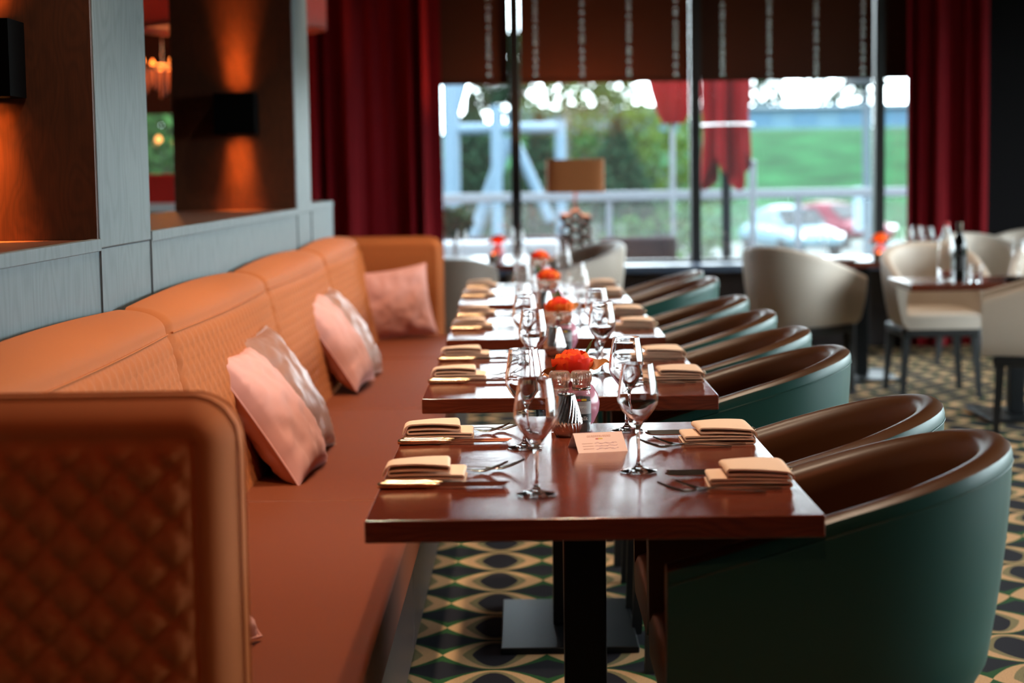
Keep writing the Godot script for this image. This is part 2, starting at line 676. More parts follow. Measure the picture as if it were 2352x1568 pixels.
func wine_glass(label: String, m: Material) -> Node3D:
	var o := thing("wine_glass", label, "glass", Vector3.ZERO, 0.0, "wine glasses on the tables")
	var out := [Vector2(0.0, 0.0), Vector2(0.034, 0.0), Vector2(0.0355, 0.0012), Vector2(0.034, 0.0026), Vector2(0.022, 0.005), Vector2(0.010, 0.0085), Vector2(0.0052, 0.014), Vector2(0.0040, 0.025), Vector2(0.0036, 0.05), Vector2(0.0038, 0.072), Vector2(0.0055, 0.084), Vector2(0.010, 0.0915), Vector2(0.020, 0.1035), Vector2(0.030, 0.117), Vector2(0.0365, 0.129), Vector2(0.0385, 0.138), Vector2(0.0380, 0.150), Vector2(0.0355, 0.168), Vector2(0.0320, 0.188), Vector2(0.0293, 0.205)]
	var inn := [Vector2(0.0287, 0.2056), Vector2(0.0281, 0.205), Vector2(0.0309, 0.188), Vector2(0.0344, 0.168), Vector2(0.0369, 0.150), Vector2(0.0373, 0.138), Vector2(0.0352, 0.1295), Vector2(0.0285, 0.118), Vector2(0.0183, 0.1045), Vector2(0.009, 0.0955), Vector2(0.004, 0.0935), Vector2(0.0, 0.093)]
	var cut := 9
	if m == M.thin:
		var mb := MB.new()
		mb.lathe(out.slice(cut), 40)
		part("bowl", mb, m, o)
		var st := MB.new()
		st.lathe(out.slice(0, cut + 1), 28)
		part("stem", st, M.glass, o)
		return o
	# one solid of glass: the bowl's two walls, the stem and the foot
	var mb2 := MB.new()
	mb2.lathe(out + inn, 48)
	part("bowl", mb2, m, o)
	return o

func pillow(called: String, label: String, m: Material, w: float, h: float, th: float, sd: int, xf: Transform3D) -> Node3D:
	var o := thing(called, label, "pillow")
	o.transform = xf
	var nz := noise(sd, 5.0, 3)
	var N := 30
	var mb := MB.new()
	for side in [1.0, -1.0]:
		var rows := []
		for i in N + 1:
			var row := []
			for j in N + 1:
				var u := -1.0 + 2.0 * j / N
				var q := -1.0 + 2.0 * i / N
				var x := u * w / 2 * (1.0 - 0.08 * (1.0 - q * q))
				var y := q * h / 2 * (1.0 - 0.08 * (1.0 - u * u))
				var d := pow(maxf(0.0, (1.0 - u * u) * (1.0 - q * q)), 0.42)
				var edge := minf(1.0, d * 1.6)
				var wr: float = (nz.get_noise_3d(x * 1.4, y * 1.4, side) * 0.014 + 0.006 * sin(nz.get_noise_2d(x * 0.6 + 9.0, y * 0.6) * 22.0) * (1.0 - d * 0.75)) * edge * (0.8 if m == M.satin else 1.0)
				row.append(Vector3(x, y, side * (th / 2 * d + wr)))
			rows.append(row)
		mb.grid(rows, false, false, side > 0.0)
	part("cover", mb, m, o)
	var path := []
	for k in 4 * N:
		var e: int = k / N
		var u := -1.0 + 2.0 * (k % N) / N
		var pt: Vector2 = [Vector2(u, -1), Vector2(1, u), Vector2(-u, 1), Vector2(-1, -u)][e]
		path.append(Vector3(pt.x * w / 2 * (1.0 - 0.08 * (1.0 - pt.y * pt.y)), pt.y * h / 2 * (1.0 - 0.08 * (1.0 - pt.x * pt.x)), 0))
	path.append(path[0])
	var pm := MB.new()
	pm.tube(path, 0.0035, 6)
	part("piping", pm, m, o)
	return o

func mill(label: String, fill: Material, is_pepper: bool) -> Node3D:
	var o := thing("spice_mill", label, "spice mill", Vector3.ZERO, 0.0, "salt and pepper mills")
	part("jar", turned([Vector2(0, 0), Vector2(0.0195, 0), Vector2(0.0205, 0.002), Vector2(0.0205, 0.082), Vector2(0.019, 0.088), Vector2(0.0172, 0.092), Vector2(0.0172, 0.1), Vector2(0.0, 0.1)], 28), M.thin, o)
	part("filling", turned([Vector2(0, 0.0015), Vector2(0.0188, 0.0015), Vector2(0.0188, 0.076), Vector2(0, 0.079)], 24), fill, o)
	part("label_band", turned([Vector2(0.0207, 0.022), Vector2(0.0209, 0.022), Vector2(0.0209, 0.068), Vector2(0.0207, 0.068)], 32), M.label if is_pepper else M.salt, o)
	var ring := MB.new()
	ring.lathe([Vector2(0.0165, 0.092), Vector2(0.0205, 0.092), Vector2(0.021, 0.0945), Vector2(0.0205, 0.098), Vector2(0.0165, 0.098)], 28)
	part("collar", ring, M.silver if is_pepper else M.capplastic, o)
	var cap := MB.new()
	var rows := []
	for q in [[0.0, 0.098], [0.0195, 0.098], [0.0198, 0.106], [0.0222, 0.112], [0.0226, 0.118], [0.0224, 0.127], [0.021, 0.132], [0.0185, 0.1335], [0.0, 0.1335]]:
		var row := []
		for j in 72:
			var a := TAU * j / 72
			var r: float = q[0] * (1.0 + (0.045 if (j / 2) % 2 == 0 and q[1] > 0.11 and q[1] < 0.131 else 0.0))
			row.append(Vector3(r * cos(a), q[1], r * sin(a)))
		rows.append(row)
	cap.grid(rows, true)
	part("grinder_cap", cap, M.capplastic, o)
	if is_pepper:
		part("black_band", turned([Vector2(0.0209, 0.022), Vector2(0.0212, 0.022), Vector2(0.0212, 0.041), Vector2(0.0209, 0.041)], 32), M.ink, o)
		var sw := MB.new()
		sw.rbox(Vector3(-0.006, 0.0715, 0.0203), Vector3(0.009, 0.0045, 0.0012), 0.0003, 1)
		part("red_mark", sw, M.red, o)
		var sy := MB.new()
		sy.rbox(Vector3(0.005, 0.072, 0.0203), Vector3(0.011, 0.0045, 0.0012), 0.0003, 1)
		part("yellow_mark", sy, M.yellow, o)
		word(o, "Valk", 0.0105, Vector3(0.002, 0.0315, 0.0214), Basis(), M.white, "Droid Serif", 0.0005)
		word(o, "PEPER", 0.0055, Vector3(0.002, 0.056, 0.0211), Basis(), M.white, "Droid Sans", 0.0004)
	else:
		word(o, "HIMALAYA", 0.0045, Vector3(0.0, 0.064, 0.0211), Basis(), M.coral, "Droid Sans", 0.0004)
	return o

func word(parent: Node, s: String, size: float, at: Vector3, b: Basis, m: Material, font: String, depth: float) -> void:
	var tm := TextMesh.new()
	var f := SystemFont.new()
	f.font_names = PackedStringArray([font])
	tm.font = f
	tm.text = s
	tm.font_size = 64
	tm.pixel_size = size / 64.0
	tm.depth = depth
	var o := part("lettering", tm, m, parent)
	o.transform = Transform3D(b, at)

func votive(label: String) -> Node3D:
	var o := thing("candle_holder", label, "candle holder", Vector3.ZERO, 0.0, "ribbed silver candle holders")
	var rows := []
	var SEG := 96
	for i in 26:
		var k := i / 25.0
		var y := 0.092 * k
		var r: float
		if k < 0.34:
			r = lerpf(0.0225, 0.033, sin(k / 0.34 * PI / 2))
		else:
			r = lerpf(0.033, 0.0185, (k - 0.34) / 0.66)
		var tw: float = 0.9 * absf(k - 0.34)
		var row := []
		for j in SEG:
			var a := TAU * j / SEG
			var rib := 1.0 + 0.055 * cos(24.0 * (a + tw)) * sin(clampf(k * 1.05, 0.02, 1.0) * PI * 0.9 + 0.15)
			row.append(Vector3(r * rib * cos(a), y, r * rib * sin(a)))
		rows.append(row)
	for q in [[0.0165, 0.092], [0.0165, 0.05], [0.0, 0.05]]:
		var row := []
		for j in SEG:
			var a := TAU * j / SEG
			row.append(Vector3(q[0] * cos(a), q[1], q[0] * sin(a)))
		rows.append(row)
	var mb := MB.new()
	mb.grid(rows, true)
	mb.cap(rows[0], Vector3.DOWN)
	part("ribbed_body", mb, M.silver, o)
	part("candle", turned([Vector2(0, 0.051), Vector2(0.0145, 0.051), Vector2(0.0145, 0.066), Vector2(0.0, 0.067)], 20), M.white, o)
	return o

func rose(label: String, sd: int) -> Node3D:
	var o := thing("rose", label, "flower", Vector3.ZERO, 0.0, "orange roses on the tables")
	rng.seed = sd
	var counts := [8, 8, 7, 6, 5, 4]
	var idx := 0
	for k in 6:
		var sc := 1.0 - 0.155 * k
		var top := deg_to_rad([16.0, 33.0, 46.0, 57.0, 66.0, 74.0][k])
		for c in counts[k]:
			var a0: float = TAU * (c + rng.randf_range(-0.12, 0.12)) / counts[k] + k * 0.5
			var half: float = PI / counts[k] * rng.randf_range(1.2, 1.5)
			var tp := top + rng.randf_range(-0.2, 0.2)
			var rows := []
			for i in 9:
				var v := i / 8.0
				var row := []
				for j in 9:
					var u := -1.0 + j * 0.25
					var ph := lerpf(-1.25, tp - 0.10 * u * u, v)
					var flare: float = 0.0022 * pow(v, 4.0) * (1.0 - 0.12 * k) + 0.0034 * sin(u * 4.0 + c * 1.7 + k) * v
					var R: float = 0.043 * sc + flare + 0.003 * pow(absf(u), 3.0)
					var ang := a0 + u * half * (0.55 + 0.45 * sin(minf(1.0, v * 1.3) * PI / 2))
					var y: float = 0.033 * (0.55 + 0.45 * sc) * sin(ph) + 0.0016 * sin(u * 6.0 + c * 2.0) * v + 0.0018 * k
					row.append(Vector3(R * cos(ph) * cos(ang), y, R * cos(ph) * sin(ang)))
				rows.append(row)
			var mb := MB.new()
			mb.grid(rows, false, false, true)
			part("petal", mb, M.petals[(idx + int(rng.randf() * 2)) % 4], o)
			idx += 1
	var st := MB.new()
	st.tube([Vector3(0, -0.02, 0), Vector3(0.001, -0.09, 0)], 0.0025, 6)
	part("stem", st, M.leafgreen, o)
	for q in [[0.25, 0.085, 0.002, 0], [2.75, 0.075, -0.012, 0], [3.45, 0.07, -0.02, 0], [-0.75, 0.06, 0.030, 1]]:
		var rows := []
		for i in 9:
			var v := i / 8.0
			var row := []
			for j in 5:
				var u := -1.0 + j * 0.5
				var w: float = 0.017 * sin(pow(v, 0.8) * PI) * u
				var d: float = 0.02 + q[1] * v * 0.75
				row.append(Vector3(d * cos(q[0]) - w * 0.75 * sin(q[0]), q[2] * v * 1.6 - 0.006 - 0.65 * w * signf(sin(q[0]) + 0.01) + 0.004 * absf(u) + 0.004 * sin(v * 9.0), d * sin(q[0]) + w * 0.75 * cos(q[0])))
			rows.append(row)
		var mb := MB.new()
		mb.grid(rows)
		part("leaf", mb, M.leafgreen if q[3] == 1 else M.leafgold, o)
	return o

func dining_table(label: String, x0: float, x1: float, z0: float, z1: float, h := 0.75, plate := true) -> Node3D:
	var c := Vector3((x0 + x1) / 2, 0, (z0 + z1) / 2)
	var o := thing("dining_table", label, "table", c)
	var w := x1 - x0
	var d := z0 - z1
	part("tabletop", box(Vector3(0, h - 0.019, 0), Vector3(w, 0.038, d), 0.003, 2), M.table, o)
	part("column", box(Vector3(0, (h - 0.038 + 0.02) / 2, 0), Vector3(0.082, h - 0.058, 0.082), 0.004, 1), M.blacksteel, o)
	part("top_bracket", box(Vector3(0, h - 0.043, 0), Vector3(0.4, 0.01, 0.5), 0.002, 1), M.blacksteel, o)
	part("base_plate", box(Vector3(0, 0.0105, 0), Vector3(0.38, 0.019, 0.58), 0.004, 2), M.blacksteel, o)
	return o

func _ready() -> void:
	rng.seed = 1
	# ---- camera ----
	var cam := Camera3D.new()
	cam.name = "camera"
	var px := 4200.0
	cam.fov = rad_to_deg(2.0 * atan(784.0 / px))
	cam.position = Vector3(0, 1.31, 0)
	cam.basis = Basis(Vector3.UP, 0.0070) * Basis(Vector3.RIGHT, -0.0909) * Basis(Vector3.BACK, -0.015)
	cam.near = 0.05
	cam.far = 600.0
	var at := CameraAttributesPhysical.new()
	at.frustum_focal_length = 24.0 / (2.0 * 784.0 / px)
	at.frustum_focus_distance = 4.02
	at.frustum_near = 0.05
	at.frustum_far = 600.0
	at.exposure_aperture = 2.8
	cam.attributes = at
	cam.current = true
	add_child(cam)
	# ---- sky and exposure ----
	var env := Environment.new()
	var sky := ProceduralSkyMaterial.new()
	sky.sky_top_color = Color(0.90, 0.97, 1.0)
	sky.sky_horizon_color = Color(0.86, 0.93, 0.95)
	sky.sky_energy_multiplier = 3.6
	sky.ground_bottom_color = Color(0.32, 0.38, 0.32)
	sky.ground_horizon_color = Color(0.5, 0.56, 0.52)
	env.background_mode = Environment.BG_SKY
	env.sky = Sky.new()
	env.sky.sky_material = sky
	env.tonemap_mode = Environment.TONE_MAPPER_LINEAR
	env.tonemap_exposure = 1.0
	env.sdfgi_enabled = true
	env.ssao_enabled = true
	env.ssil_enabled = true
	var we := WorldEnvironment.new()
	we.name = "world_environment"
	we.environment = env
	add_child(we)
	make_materials()
	build_room()
	build_partition()
	build_lights()
	build_banquette()
	build_tables()
	build_chairs()
	build_far_room()
	build_outside()

# ---------- the setting ----------
func build_room() -> void:
	var ZB := -13.6
	struct("floor", bb(-6.0, 6.7, -0.15, 0.0, 3.2, ZB - 0.2), M.carpet)
	struct("ceiling", bb(-6.0, 6.7, 3.0, 3.2, 3.2, ZB - 0.2), M.ceiling)
	struct("wall_rear", bb(-6.0, 6.7, 0.0, 3.0, 3.0, 3.2), M.darkwall)
	struct("wall_left", bb(-6.0, -5.8, 0.0, 3.0, 3.0, ZB), M.darkwall)
	# right wall with a long run of windows
	var wr := sgroup("wall_right")
	part("wall_below_window", bb(6.5, 6.7, 0.0, 0.6, 3.0, ZB), M.wainscot, wr)
	part("wall_above_window", bb(6.5, 6.7, 2.75, 3.0, 3.0, ZB), M.darkwall, wr)
	part("wall_end", bb(6.5, 6.7, 0.6, 2.75, 3.0, -1.94), M.darkwall, wr)
	part("wall_end", bb(6.5, 6.7, 0.6, 2.75, ZB + 1.1, ZB), M.darkwall, wr)
	var w2 := sgroup("window_2")
	for k in 7:
		var z := -1.94 - k * 1.76
		part("mullion", bb(6.53, 6.63, 0.6, 2.75, z + 0.03, z - 0.03), M.frame, w2)
		if k < 6:
			part("pane", bb(6.575, 6.585, 0.6, 2.75, z - 0.03, z - 1.73, 0.0005), M.pane, w2)
	# window wall at the far end
	var wb := sgroup("wall_back")
	part("wainscot", bb(-1.9, 6.5, 0.0, 0.585, ZB, ZB - 0.2), M.wainscot, wb)
	part("wall_right_of_window", bb(2.92, 6.5, 0.585, 3.0, ZB, ZB - 0.2), M.darkwall, wb)
	part("wall_between_windows", bb(-1.75, -0.72, 0.585, 3.0, ZB, ZB - 0.2), M.darkwall, wb)
	part("wall_below_window", bb(-6.0, -1.75, 0.0, 1.0, ZB, ZB - 0.2), M.wainscot, wb)
	part("wall_above_window", bb(-6.0, -1.75, 2.75, 3.0, ZB, ZB - 0.2), M.darkwall, wb)
	part("window_sill", bb(-0.72, 2.92, 0.585, 0.64, ZB + 0.36, ZB - 0.2, 0.006), M.sillstone, wb)
	part("window_head", bb(-0.72, 2.92, 2.9, 3.0, ZB, ZB - 0.2), M.darkwall, wb)
	var w1 := sgroup("window_1")
	for x in [-0.69, -0.047, 1.283, 2.64, 2.9]:
		part("mullion", bb(x - 0.037, x + 0.037, 0.64, 2.9, ZB + 0.03, ZB - 0.1), M.frame, w1)
	part("bottom_rail", bb(-0.72, 2.92, 0.64, 0.665, ZB + 0.01, ZB - 0.09), M.frame, w1)
	part("top_rail", bb(-0.72, 2.92, 2.84, 2.9, ZB + 0.01, ZB - 0.09), M.frame, w1)
	var xs := [-0.65, -0.085, -0.01, 1.245, 1.32, 2.6, 2.68, 2.86]
	for k in 4:
		part("pane", bb(xs[2 * k], xs[2 * k + 1], 0.66, 2.85, ZB - 0.045, ZB - 0.055, 0.0005), M.pane, w1)
	var names := ["narrow brown roller blind at the left end of the big window", "brown roller blind right above the table lamp", "brown roller blind over the pane with the red parasol", "slim brown roller blind beside the right-hand curtain"]
	for k in 4:
		var b := thing("roller_blind", names[k], "blind", Vector3.ZERO, 0.0)
		part("fabric", bb(xs[2 * k] + 0.004, xs[2 * k + 1] - 0.004, 2.0, 2.83, ZB - 0.015, ZB - 0.018, 0.0005), M.blind, b)
		part("bottom_bar", bb(xs[2 * k] + 0.004, xs[2 * k + 1] - 0.004, 1.975, 2.0, ZB - 0.008, ZB - 0.024), M.blind, b)
		part("roller", bb(xs[2 * k] + 0.002, xs[2 * k + 1] - 0.002, 2.78, 2.84, ZB + 0.005, ZB - 0.035, 0.02), M.frame, b)
	var w3 := sgroup("window_3")
	for x in [-6.0, -4.6, -3.2, -1.8]:
		part("mullion", bb(x - 0.035, x + 0.035, 1.0, 2.75, ZB - 0.02, ZB - 0.1), M.frame, w3)
	for k in 3:
		part("pane", bb(-5.96 + 1.4 * k, -4.64 + 1.4 * k, 1.0, 2.75, ZB - 0.05, ZB - 0.06, 0.0005), M.pane, w3)
	var b4 := thing("roller_blind", "dark blind lowered over the window glimpsed behind the partition", "blind")
	part("fabric", bb(-5.95, -1.83, 1.82, 2.72, ZB + 0.006, ZB + 0.002, 0.0005), M.blind, b4)
	part("bottom_bar", bb(-5.95, -1.83, 1.795, 1.82, ZB + 0.012, ZB - 0.002), M.blind, b4)
	# curtains
	curtain(-1.76, -0.585, -13.42, 26.0, "dark red velvet curtain hanging left of the big window", 3)
	curtain(2.79, 3.38, -13.42, 22.0, "dark red velvet curtain hanging right of the big window", 4)

func curtain(x0: float, x1: float, z: float, freq: float, label: String, sd: int) -> void:
	var o := thing("curtain", label, "curtain", Vector3.ZERO)
	var nz := noise(sd, 1.4, 2)
	var rows := []
	var N := 220
	for side in 2:
		for i in 5:
			var y := lerpf(0.01, 2.9, i / 4.0) if side == 0 else lerpf(2.9, 0.01, i / 4.0)
			var row := []
			for j in N + 1:
				var u := float(j) / N
				var x := lerpf(x0, x1, u)
				var ph := x * freq + nz.get_noise_2d(x * 2.0, 0.0) * 6.0
				var amp := 0.045 + 0.02 * nz.get_noise_2d(x * 3.0, 5.0)
				var zz := z + amp * sin(ph) + 0.012 * sin(ph * 2.3 + y) + 0.01 * sin(y * 1.7 + x * 7.0) * (1.0 - y / 3.0)
				row.append(Vector3(x + 0.012 * cos(ph), y, zz - 0.006 * side))
			rows.append(row)
	var mb := MB.new()
	mb.grid(rows, false, true, true)
	part("cloth", mb, M.curtain, o)
	var rod := MB.new()
	rod.tube([Vector3(x0 - 0.03, 2.93, z), Vector3(x1 + 0.03, 2.93, z)], 0.014, 10)
	part("rail", rod, M.frame, o)

func build_partition() -> void:
	var w := sgroup("wall_partition")
	var XF := -1.0
	var XB := -1.54
	part("low_wall", bb(XB, XF - 0.002, 0.0, 1.15, 1.5, -9.66), M.greywood, w)
	for q in [[1.4, -0.5], [-1.1, -4.318], [-4.912, -8.12]]:
		part("shelf", bb(XB, XF - 0.02, 1.15, 1.172, q[0], q[1], 0.002), M.brownwood, w)
		part("shelf_edge", bb(XF - 0.02, XF + 0.004, 1.145, 1.174, q[0], q[1], 0.002), M.greywood, w)
	part("end_top", bb(XB, XF, 1.15, 1.188, -8.66, -9.66, 0.003), M.greywood, w)
	for q in [[-0.5, -1.1], [-4.32, -4.91], [-8.12, -8.66]]:
		part("pier", bb(XB + 0.02, XF + 0.001, 1.15, 3.0, q[0], q[1], 0.004), M.greywood, w)
		part("pier_panel", bb(XB, XF - 0.003, 1.172, 3.0, q[0] + 0.012, q[0] - 0.001, 0.002), M.brownwood, w)
		part("pier_panel", bb(XB, XF - 0.003, 1.172, 3.0, q[1] + 0.001, q[1] - 0.012, 0.002), M.brownwood, w)
		part("pier_end", bb(XB, XB + 0.02, 1.172, 3.0, q[0], q[1], 0.002), M.brownwood, w)
	for z in [-4.32, -4.91, -8.12, -8.66]:
		part("joint_strip", bb(XF - 0.002, XF + 0.003, 0.9, 1.15, z + 0.003, z - 0.003, 0.0005), M.greywood, w)
	var labs := ["black up-and-down wall light on the nearer partition pier", "black up-and-down wall light on the farther partition pier"]
	var zs := [-4.308, -8.108]
	for k in 2:
		var s := thing("wall_light", labs[k], "wall lamp", Vector3(-1.245, 1.592, zs[k]))
		# square sleeve open above and below
		var t := MB.new()
		for q in [[-0.085, 0, 0.065], [0.085, 0, 0.065]]:
			t.rbox(Vector3(q[0], 0, 0.07), Vector3(0.006, 0.175, 0.13), 0.001, 1)
		t.rbox(Vector3(0, 0, 0.135), Vector3(0.176, 0.175, 0.006), 0.001, 1)
		t.rbox(Vector3(0, 0, 0.004), Vector3(0.176, 0.175, 0.006), 0.001, 1)
		part("sleeve", t, M.black, s)
		part("divider", box(Vector3(0, 0, 0.07), Vector3(0.164, 0.02, 0.126), 0.001), M.black, s)
		for d in [1.0, -1.0]:
			part("bulb", box(Vector3(0, d * 0.018, 0.03), Vector3(0.13, 0.012, 0.03), 0.003), M.lampglow, s)
			for bx in [-0.034, 0.0, 0.034]:
				wall_beam(s, bx, d, 17.0, 1.7)
			wall_beam(s, 0.005, d, 52.0, 0.10)

func wall_beam(s: Node3D, bx: float, d: float, ang: float, energy: float) -> void:
			var l := SpotLight3D.new()
			l.name = "beam"
			l.light_color = Color(1.0, 0.56, 0.24)
			l.light_energy = energy
			l.light_size = 0.02
			l.spot_angle = ang
			l.spot_angle_attenuation = 1.0
			l.spot_range = 12.0
			l.spot_attenuation = 2.0
			l.shadow_enabled = true
			l.position = Vector3(bx, d * 0.04, 0.03)
			l.rotation.x = PI / 2 * d
			s.add_child(l, true)

func turned_at(prof: Array, at: Vector3, seg := 16) -> MB:
	var m := MB.new()
	m.lathe(prof, seg, at)
	return m

func build_lights() -> void:
	var spots := [[Vector3(0.1, 3.0, -1.0), Vector3(-0.1, 0.5, -2.85), 1.7, "near the front of the banquette"]]
	for z in [-4.0, -5.6, -7.2, -8.8]:
		spots.append([Vector3(-0.45, 3.0, z), Vector3(-0.75, 0.75, z), 4.8, "above the banquette"])
	for z in [-3.3, -5.2, -7.0, -8.8]:
		spots.append([Vector3(0.15, 3.0, z), Vector3(0.25, 0.0, z), 3.4, "above the row of tables"])
	for z in [-3.0, -5.5, -8.0, -10.5]:
		spots.append([Vector3(2.3, 3.0, z), Vector3(2.0, 0.0, z), 3.4, "above the aisle"])
	var nth := ["first", "second", "third", "fourth", "fifth"]
	var k := 0
	for q in spots:
		var o := thing("ceiling_spotlight", "recessed warm ceiling spotlight %s%s" % [q[3], "" if k == 0 else ", %s from the camera" % nth[(k - 1) % 4]], "spotlight", q[0])
		part("trim_ring", turned([Vector2(0.04, -0.001), Vector2(0.055, -0.001), Vector2(0.055, -0.006), Vector2(0.04, -0.012), Vector2(0.038, -0.006)], 24), M.white, o)
		part("lens", turned([Vector2(0, -0.006), Vector2(0.037, -0.006), Vector2(0.037, -0.002), Vector2(0, -0.002)], 20), M.lampglow, o)
		var l := SpotLight3D.new()
		l.name = "beam"
		l.light_color = Color(1.0, 0.90, 0.78) if k > 0 else Color(1.0, 0.52, 0.34)
		l.light_energy = q[2]
		l.light_size = 0.05
		l.spot_angle = 42.0
		l.spot_angle_attenuation = 0.9
		l.spot_range = 12.0
		l.spot_attenuation = 2.0
		l.shadow_enabled = true
		o.add_child(l)
		l.position = Vector3(0, -0.016, 0)
		l.look_at_from_position(q[0] + Vector3(0, -0.016, 0), q[1], Vector3.FORWARD)
		k += 1

# ---------- banquette ----------
func quilt(a: float, b: float, cell: float, depth: float) -> float:
	var p := absf(fposmod((a + b) / cell, 1.0) - 0.5) * 2.0
	var q := absf(fposmod((a - b) / cell, 1.0) - 0.5) * 2.0
	var e := minf(1.0 - p, 1.0 - q)
	return depth * (1.0 - pow(1.0 - clampf(e * 1.6, 0.0, 1.0), 2.0))

func build_banquette() -> void:
	var o := thing("banquette", "long orange-brown quilted banquette along the grey partition", "sofa")
	var zs := [-2.74, -4.42, -6.12, -7.92, -9.62]
	var YT := 1.0
	for k in 4:
		var z0: float = zs[k]
		var z1: float = zs[k + 1]
		var nz := int((z0 - z1) / 0.011)
		var rows := []
		# profile from the seat up the front, over the top, to the wall
		for i in 66:
			var row := []
			for j in nz + 1:
				var u := float(j) / nz
				var z := lerpf(z0, z1, u)
				var ed := minf(u, 1.0 - u) * (z0 - z1)
				var round := 1.0 - pow(1.0 - clampf(ed / 0.05, 0.0, 1.0), 2.0)
				var s := i * 0.011
				var x: float
				var y: float
				var q := 0.0
				var nx := 1.0
				var ny := 0.0
				if s < 0.54:
					var f := s / 0.54
					y = 0.42 + 0.53 * f
					x = -0.755 - 0.11 * f
					q = quilt(s, z, 0.066, 0.009)
					if f > 0.93:
						q *= clampf((0.97 - f) / 0.03, 0.0, 1.0)
				else:
					var a := clampf((s - 0.54) / 0.17, 0.0, 1.0) * PI * 0.5
					x = -0.915 + 0.05 * cos(a) - 0.06 * (a / (PI * 0.5)) * (a / (PI * 0.5))
					y = 0.95 + 0.05 * sin(a)
					nx = cos(a)
					ny = sin(a)
				var bulge := 0.016 * sin(u * PI)
				var off := q + bulge - 0.028 * (1.0 - round)
				row.append(Vector3(x + nx * off, y + ny * off, z))
			rows.append(row)
		var mb := MB.new()
		mb.grid(rows, false, false, true)
		part("back_cushion", mb, M.velvet, o)
		var sm := MB.new()
		var path := []
		for j in 25:
			var u := j / 24.0
			path.append(Vector3(-0.861 + 0.016 * sin(u * PI), 0.938, lerpf(z0 - 0.03, z1 + 0.03, u)))
		sm.tube(path, 0.0025, 5)
		part("back_seam", sm, M.velvet, o)
	part("back_board", bb(-0.99, -0.93, 0.0, 0.96, -2.7, -9.66, 0.01), M.velvet, o)
	# seat
	var ss := [-2.74, -4.69, -6.56, -8.4, -9.62]
	for k in 4:
		part("seat_cushion", box(Vector3(-0.53, 0.41, (ss[k] + ss[k + 1]) / 2), Vector3(0.50, 0.13, ss[k] - ss[k + 1] - 0.003), 0.014, 4), M.seatcloth, o)
	part("seat_base", bb(-0.9, -0.315, 0.06, 0.345, -2.76, -9.6, 0.01), M.benchfront, o)
	for k in 4:
		part("front_panel", bb(-0.32, -0.3, 0.07, 0.35, ss[k] - 0.003, ss[k + 1] + 0.003, 0.008), M.benchfront, o)
	part("plinth", bb(-0.88, -0.36, 0.0, 0.06, -2.8, -9.58), M.black, o)
	# arms: near one is quilted towards the camera
	for q in [[-2.63, -2.77, true], [-9.62, -9.72, false]]:
		var za: float = q[0]
		var zb: float = q[1]
		var N := 92 if q[2] else 46
		var XA := -0.985
		var XE := -0.425
		var loop := []  # outline in (x, y): bottom left, up, round the top right corner, down
		var front := []
		var back := []
		for i in N + 1:
			var rf := []
			var rb := []
			for j in N + 1:
				var u := float(j) / N
				var v := float(i) / N
				var x := lerpf(XA, XE, u)
				var y := lerpf(0.05, 0.992, v)
				# round the free corner
				var R := 0.07
				var cx := XE - R
				var cy := 0.992 - R
				if x > cx and y > cy:
					var d := Vector2(x - cx, y - cy)
					var m := maxf(d.x, d.y)
					if d.length() > 0.0001:
						d = d.normalized() * m
					x = cx + d.x
					y = cy + d.y
				var ed := minf(XE - lerpf(XA, XE, u), 0.992 - lerpf(0.05, 0.992, v))
				var soft := 1.0 - pow(1.0 - clampf(ed / 0.045, 0.0, 1.0), 2.2)
				var qd := 0.0
				if q[2] and ed > 0.062:
					qd = quilt(x, y, 0.074, 0.012) * clampf((ed - 0.062) / 0.02, 0.0, 1.0)
				elif ed > 0.058 and ed < 0.064:
					qd = -0.004
				rf.append(Vector3(x, y, za - 0.05 * (1.0 - soft) + qd))
				rb.append(Vector3(x, y, zb + (0.05 if q[2] else 0.034) * (1.0 - soft)))
			front.append(rf)
			back.append(rb)
		var mf := MB.new()
		mf.grid(front, false, false, true)
		mf.grid(back, false, false, false)
		# gusset joining the two faces along the free edge and the top
		var g := [[], []]
		for i in N + 1:
			g[0].append(front[i][N])
			g[1].append(back[i][N])
		for j in range(N - 1, -1, -1):
			g[0].append(front[N][j])
			g[1].append(back[N][j])
		mf.grid(g, false, false, false)
		part("arm", mf, M.velvet, o)
		for zz in [za - 0.045, zb + 0.045] if q[2] else [za - 0.03, zb + 0.03]:
			var path := []
			for i in range(0, N + 1, 4):
				path.append(Vector3(front[i][N].x + 0.001, front[i][N].y, zz))
			for j in range(N - 2, -1, -4):
				path.append(Vector3(front[N][j].x, front[N][j].y + 0.001, zz))
			var pm := MB.new()
			pm.tube(path, 0.0018, 5)
			part("arm_seam", pm, M.velvet, o)
	# pillows: basis from lean and turn
	var P := func(at: Vector3, yaw: float, lean: float, roll: float) -> Transform3D:
		return Transform3D(Basis(Vector3.UP, yaw) * Basis(Vector3.RIGHT, lean) * Basis(Vector3.BACK, roll), at)
	pillow("throw_pillow", "gold pillow half hidden behind the nearer pink and champagne pillows", M.gold, 0.38, 0.38, 0.12, 1, P.call(Vector3(-0.785, 0.64, -5.55), 1.57, -0.34, 0.1))
	pillow("throw_pillow", "pink pillow with a piped seam leaning nearest the camera", M.pink, 0.43, 0.43, 0.16, 2, P.call(Vector3(-0.725, 0.645, -5.15), 1.5, -0.60, 0.0))
	pillow("throw_pillow", "shiny champagne satin pillow leaning behind the nearest pink pillow", M.satin, 0.43, 0.43, 0.15, 3, P.call(Vector3(-0.73, 0.66, -5.50), 1.46, -0.52, 0.0))
	pillow("throw_pillow", "pink pillow in the middle of the banquette leaning on the back", M.pink, 0.44, 0.44, 0.16, 4, P.call(Vector3(-0.755, 0.67, -7.2), 1.5, -0.60, 0.0))
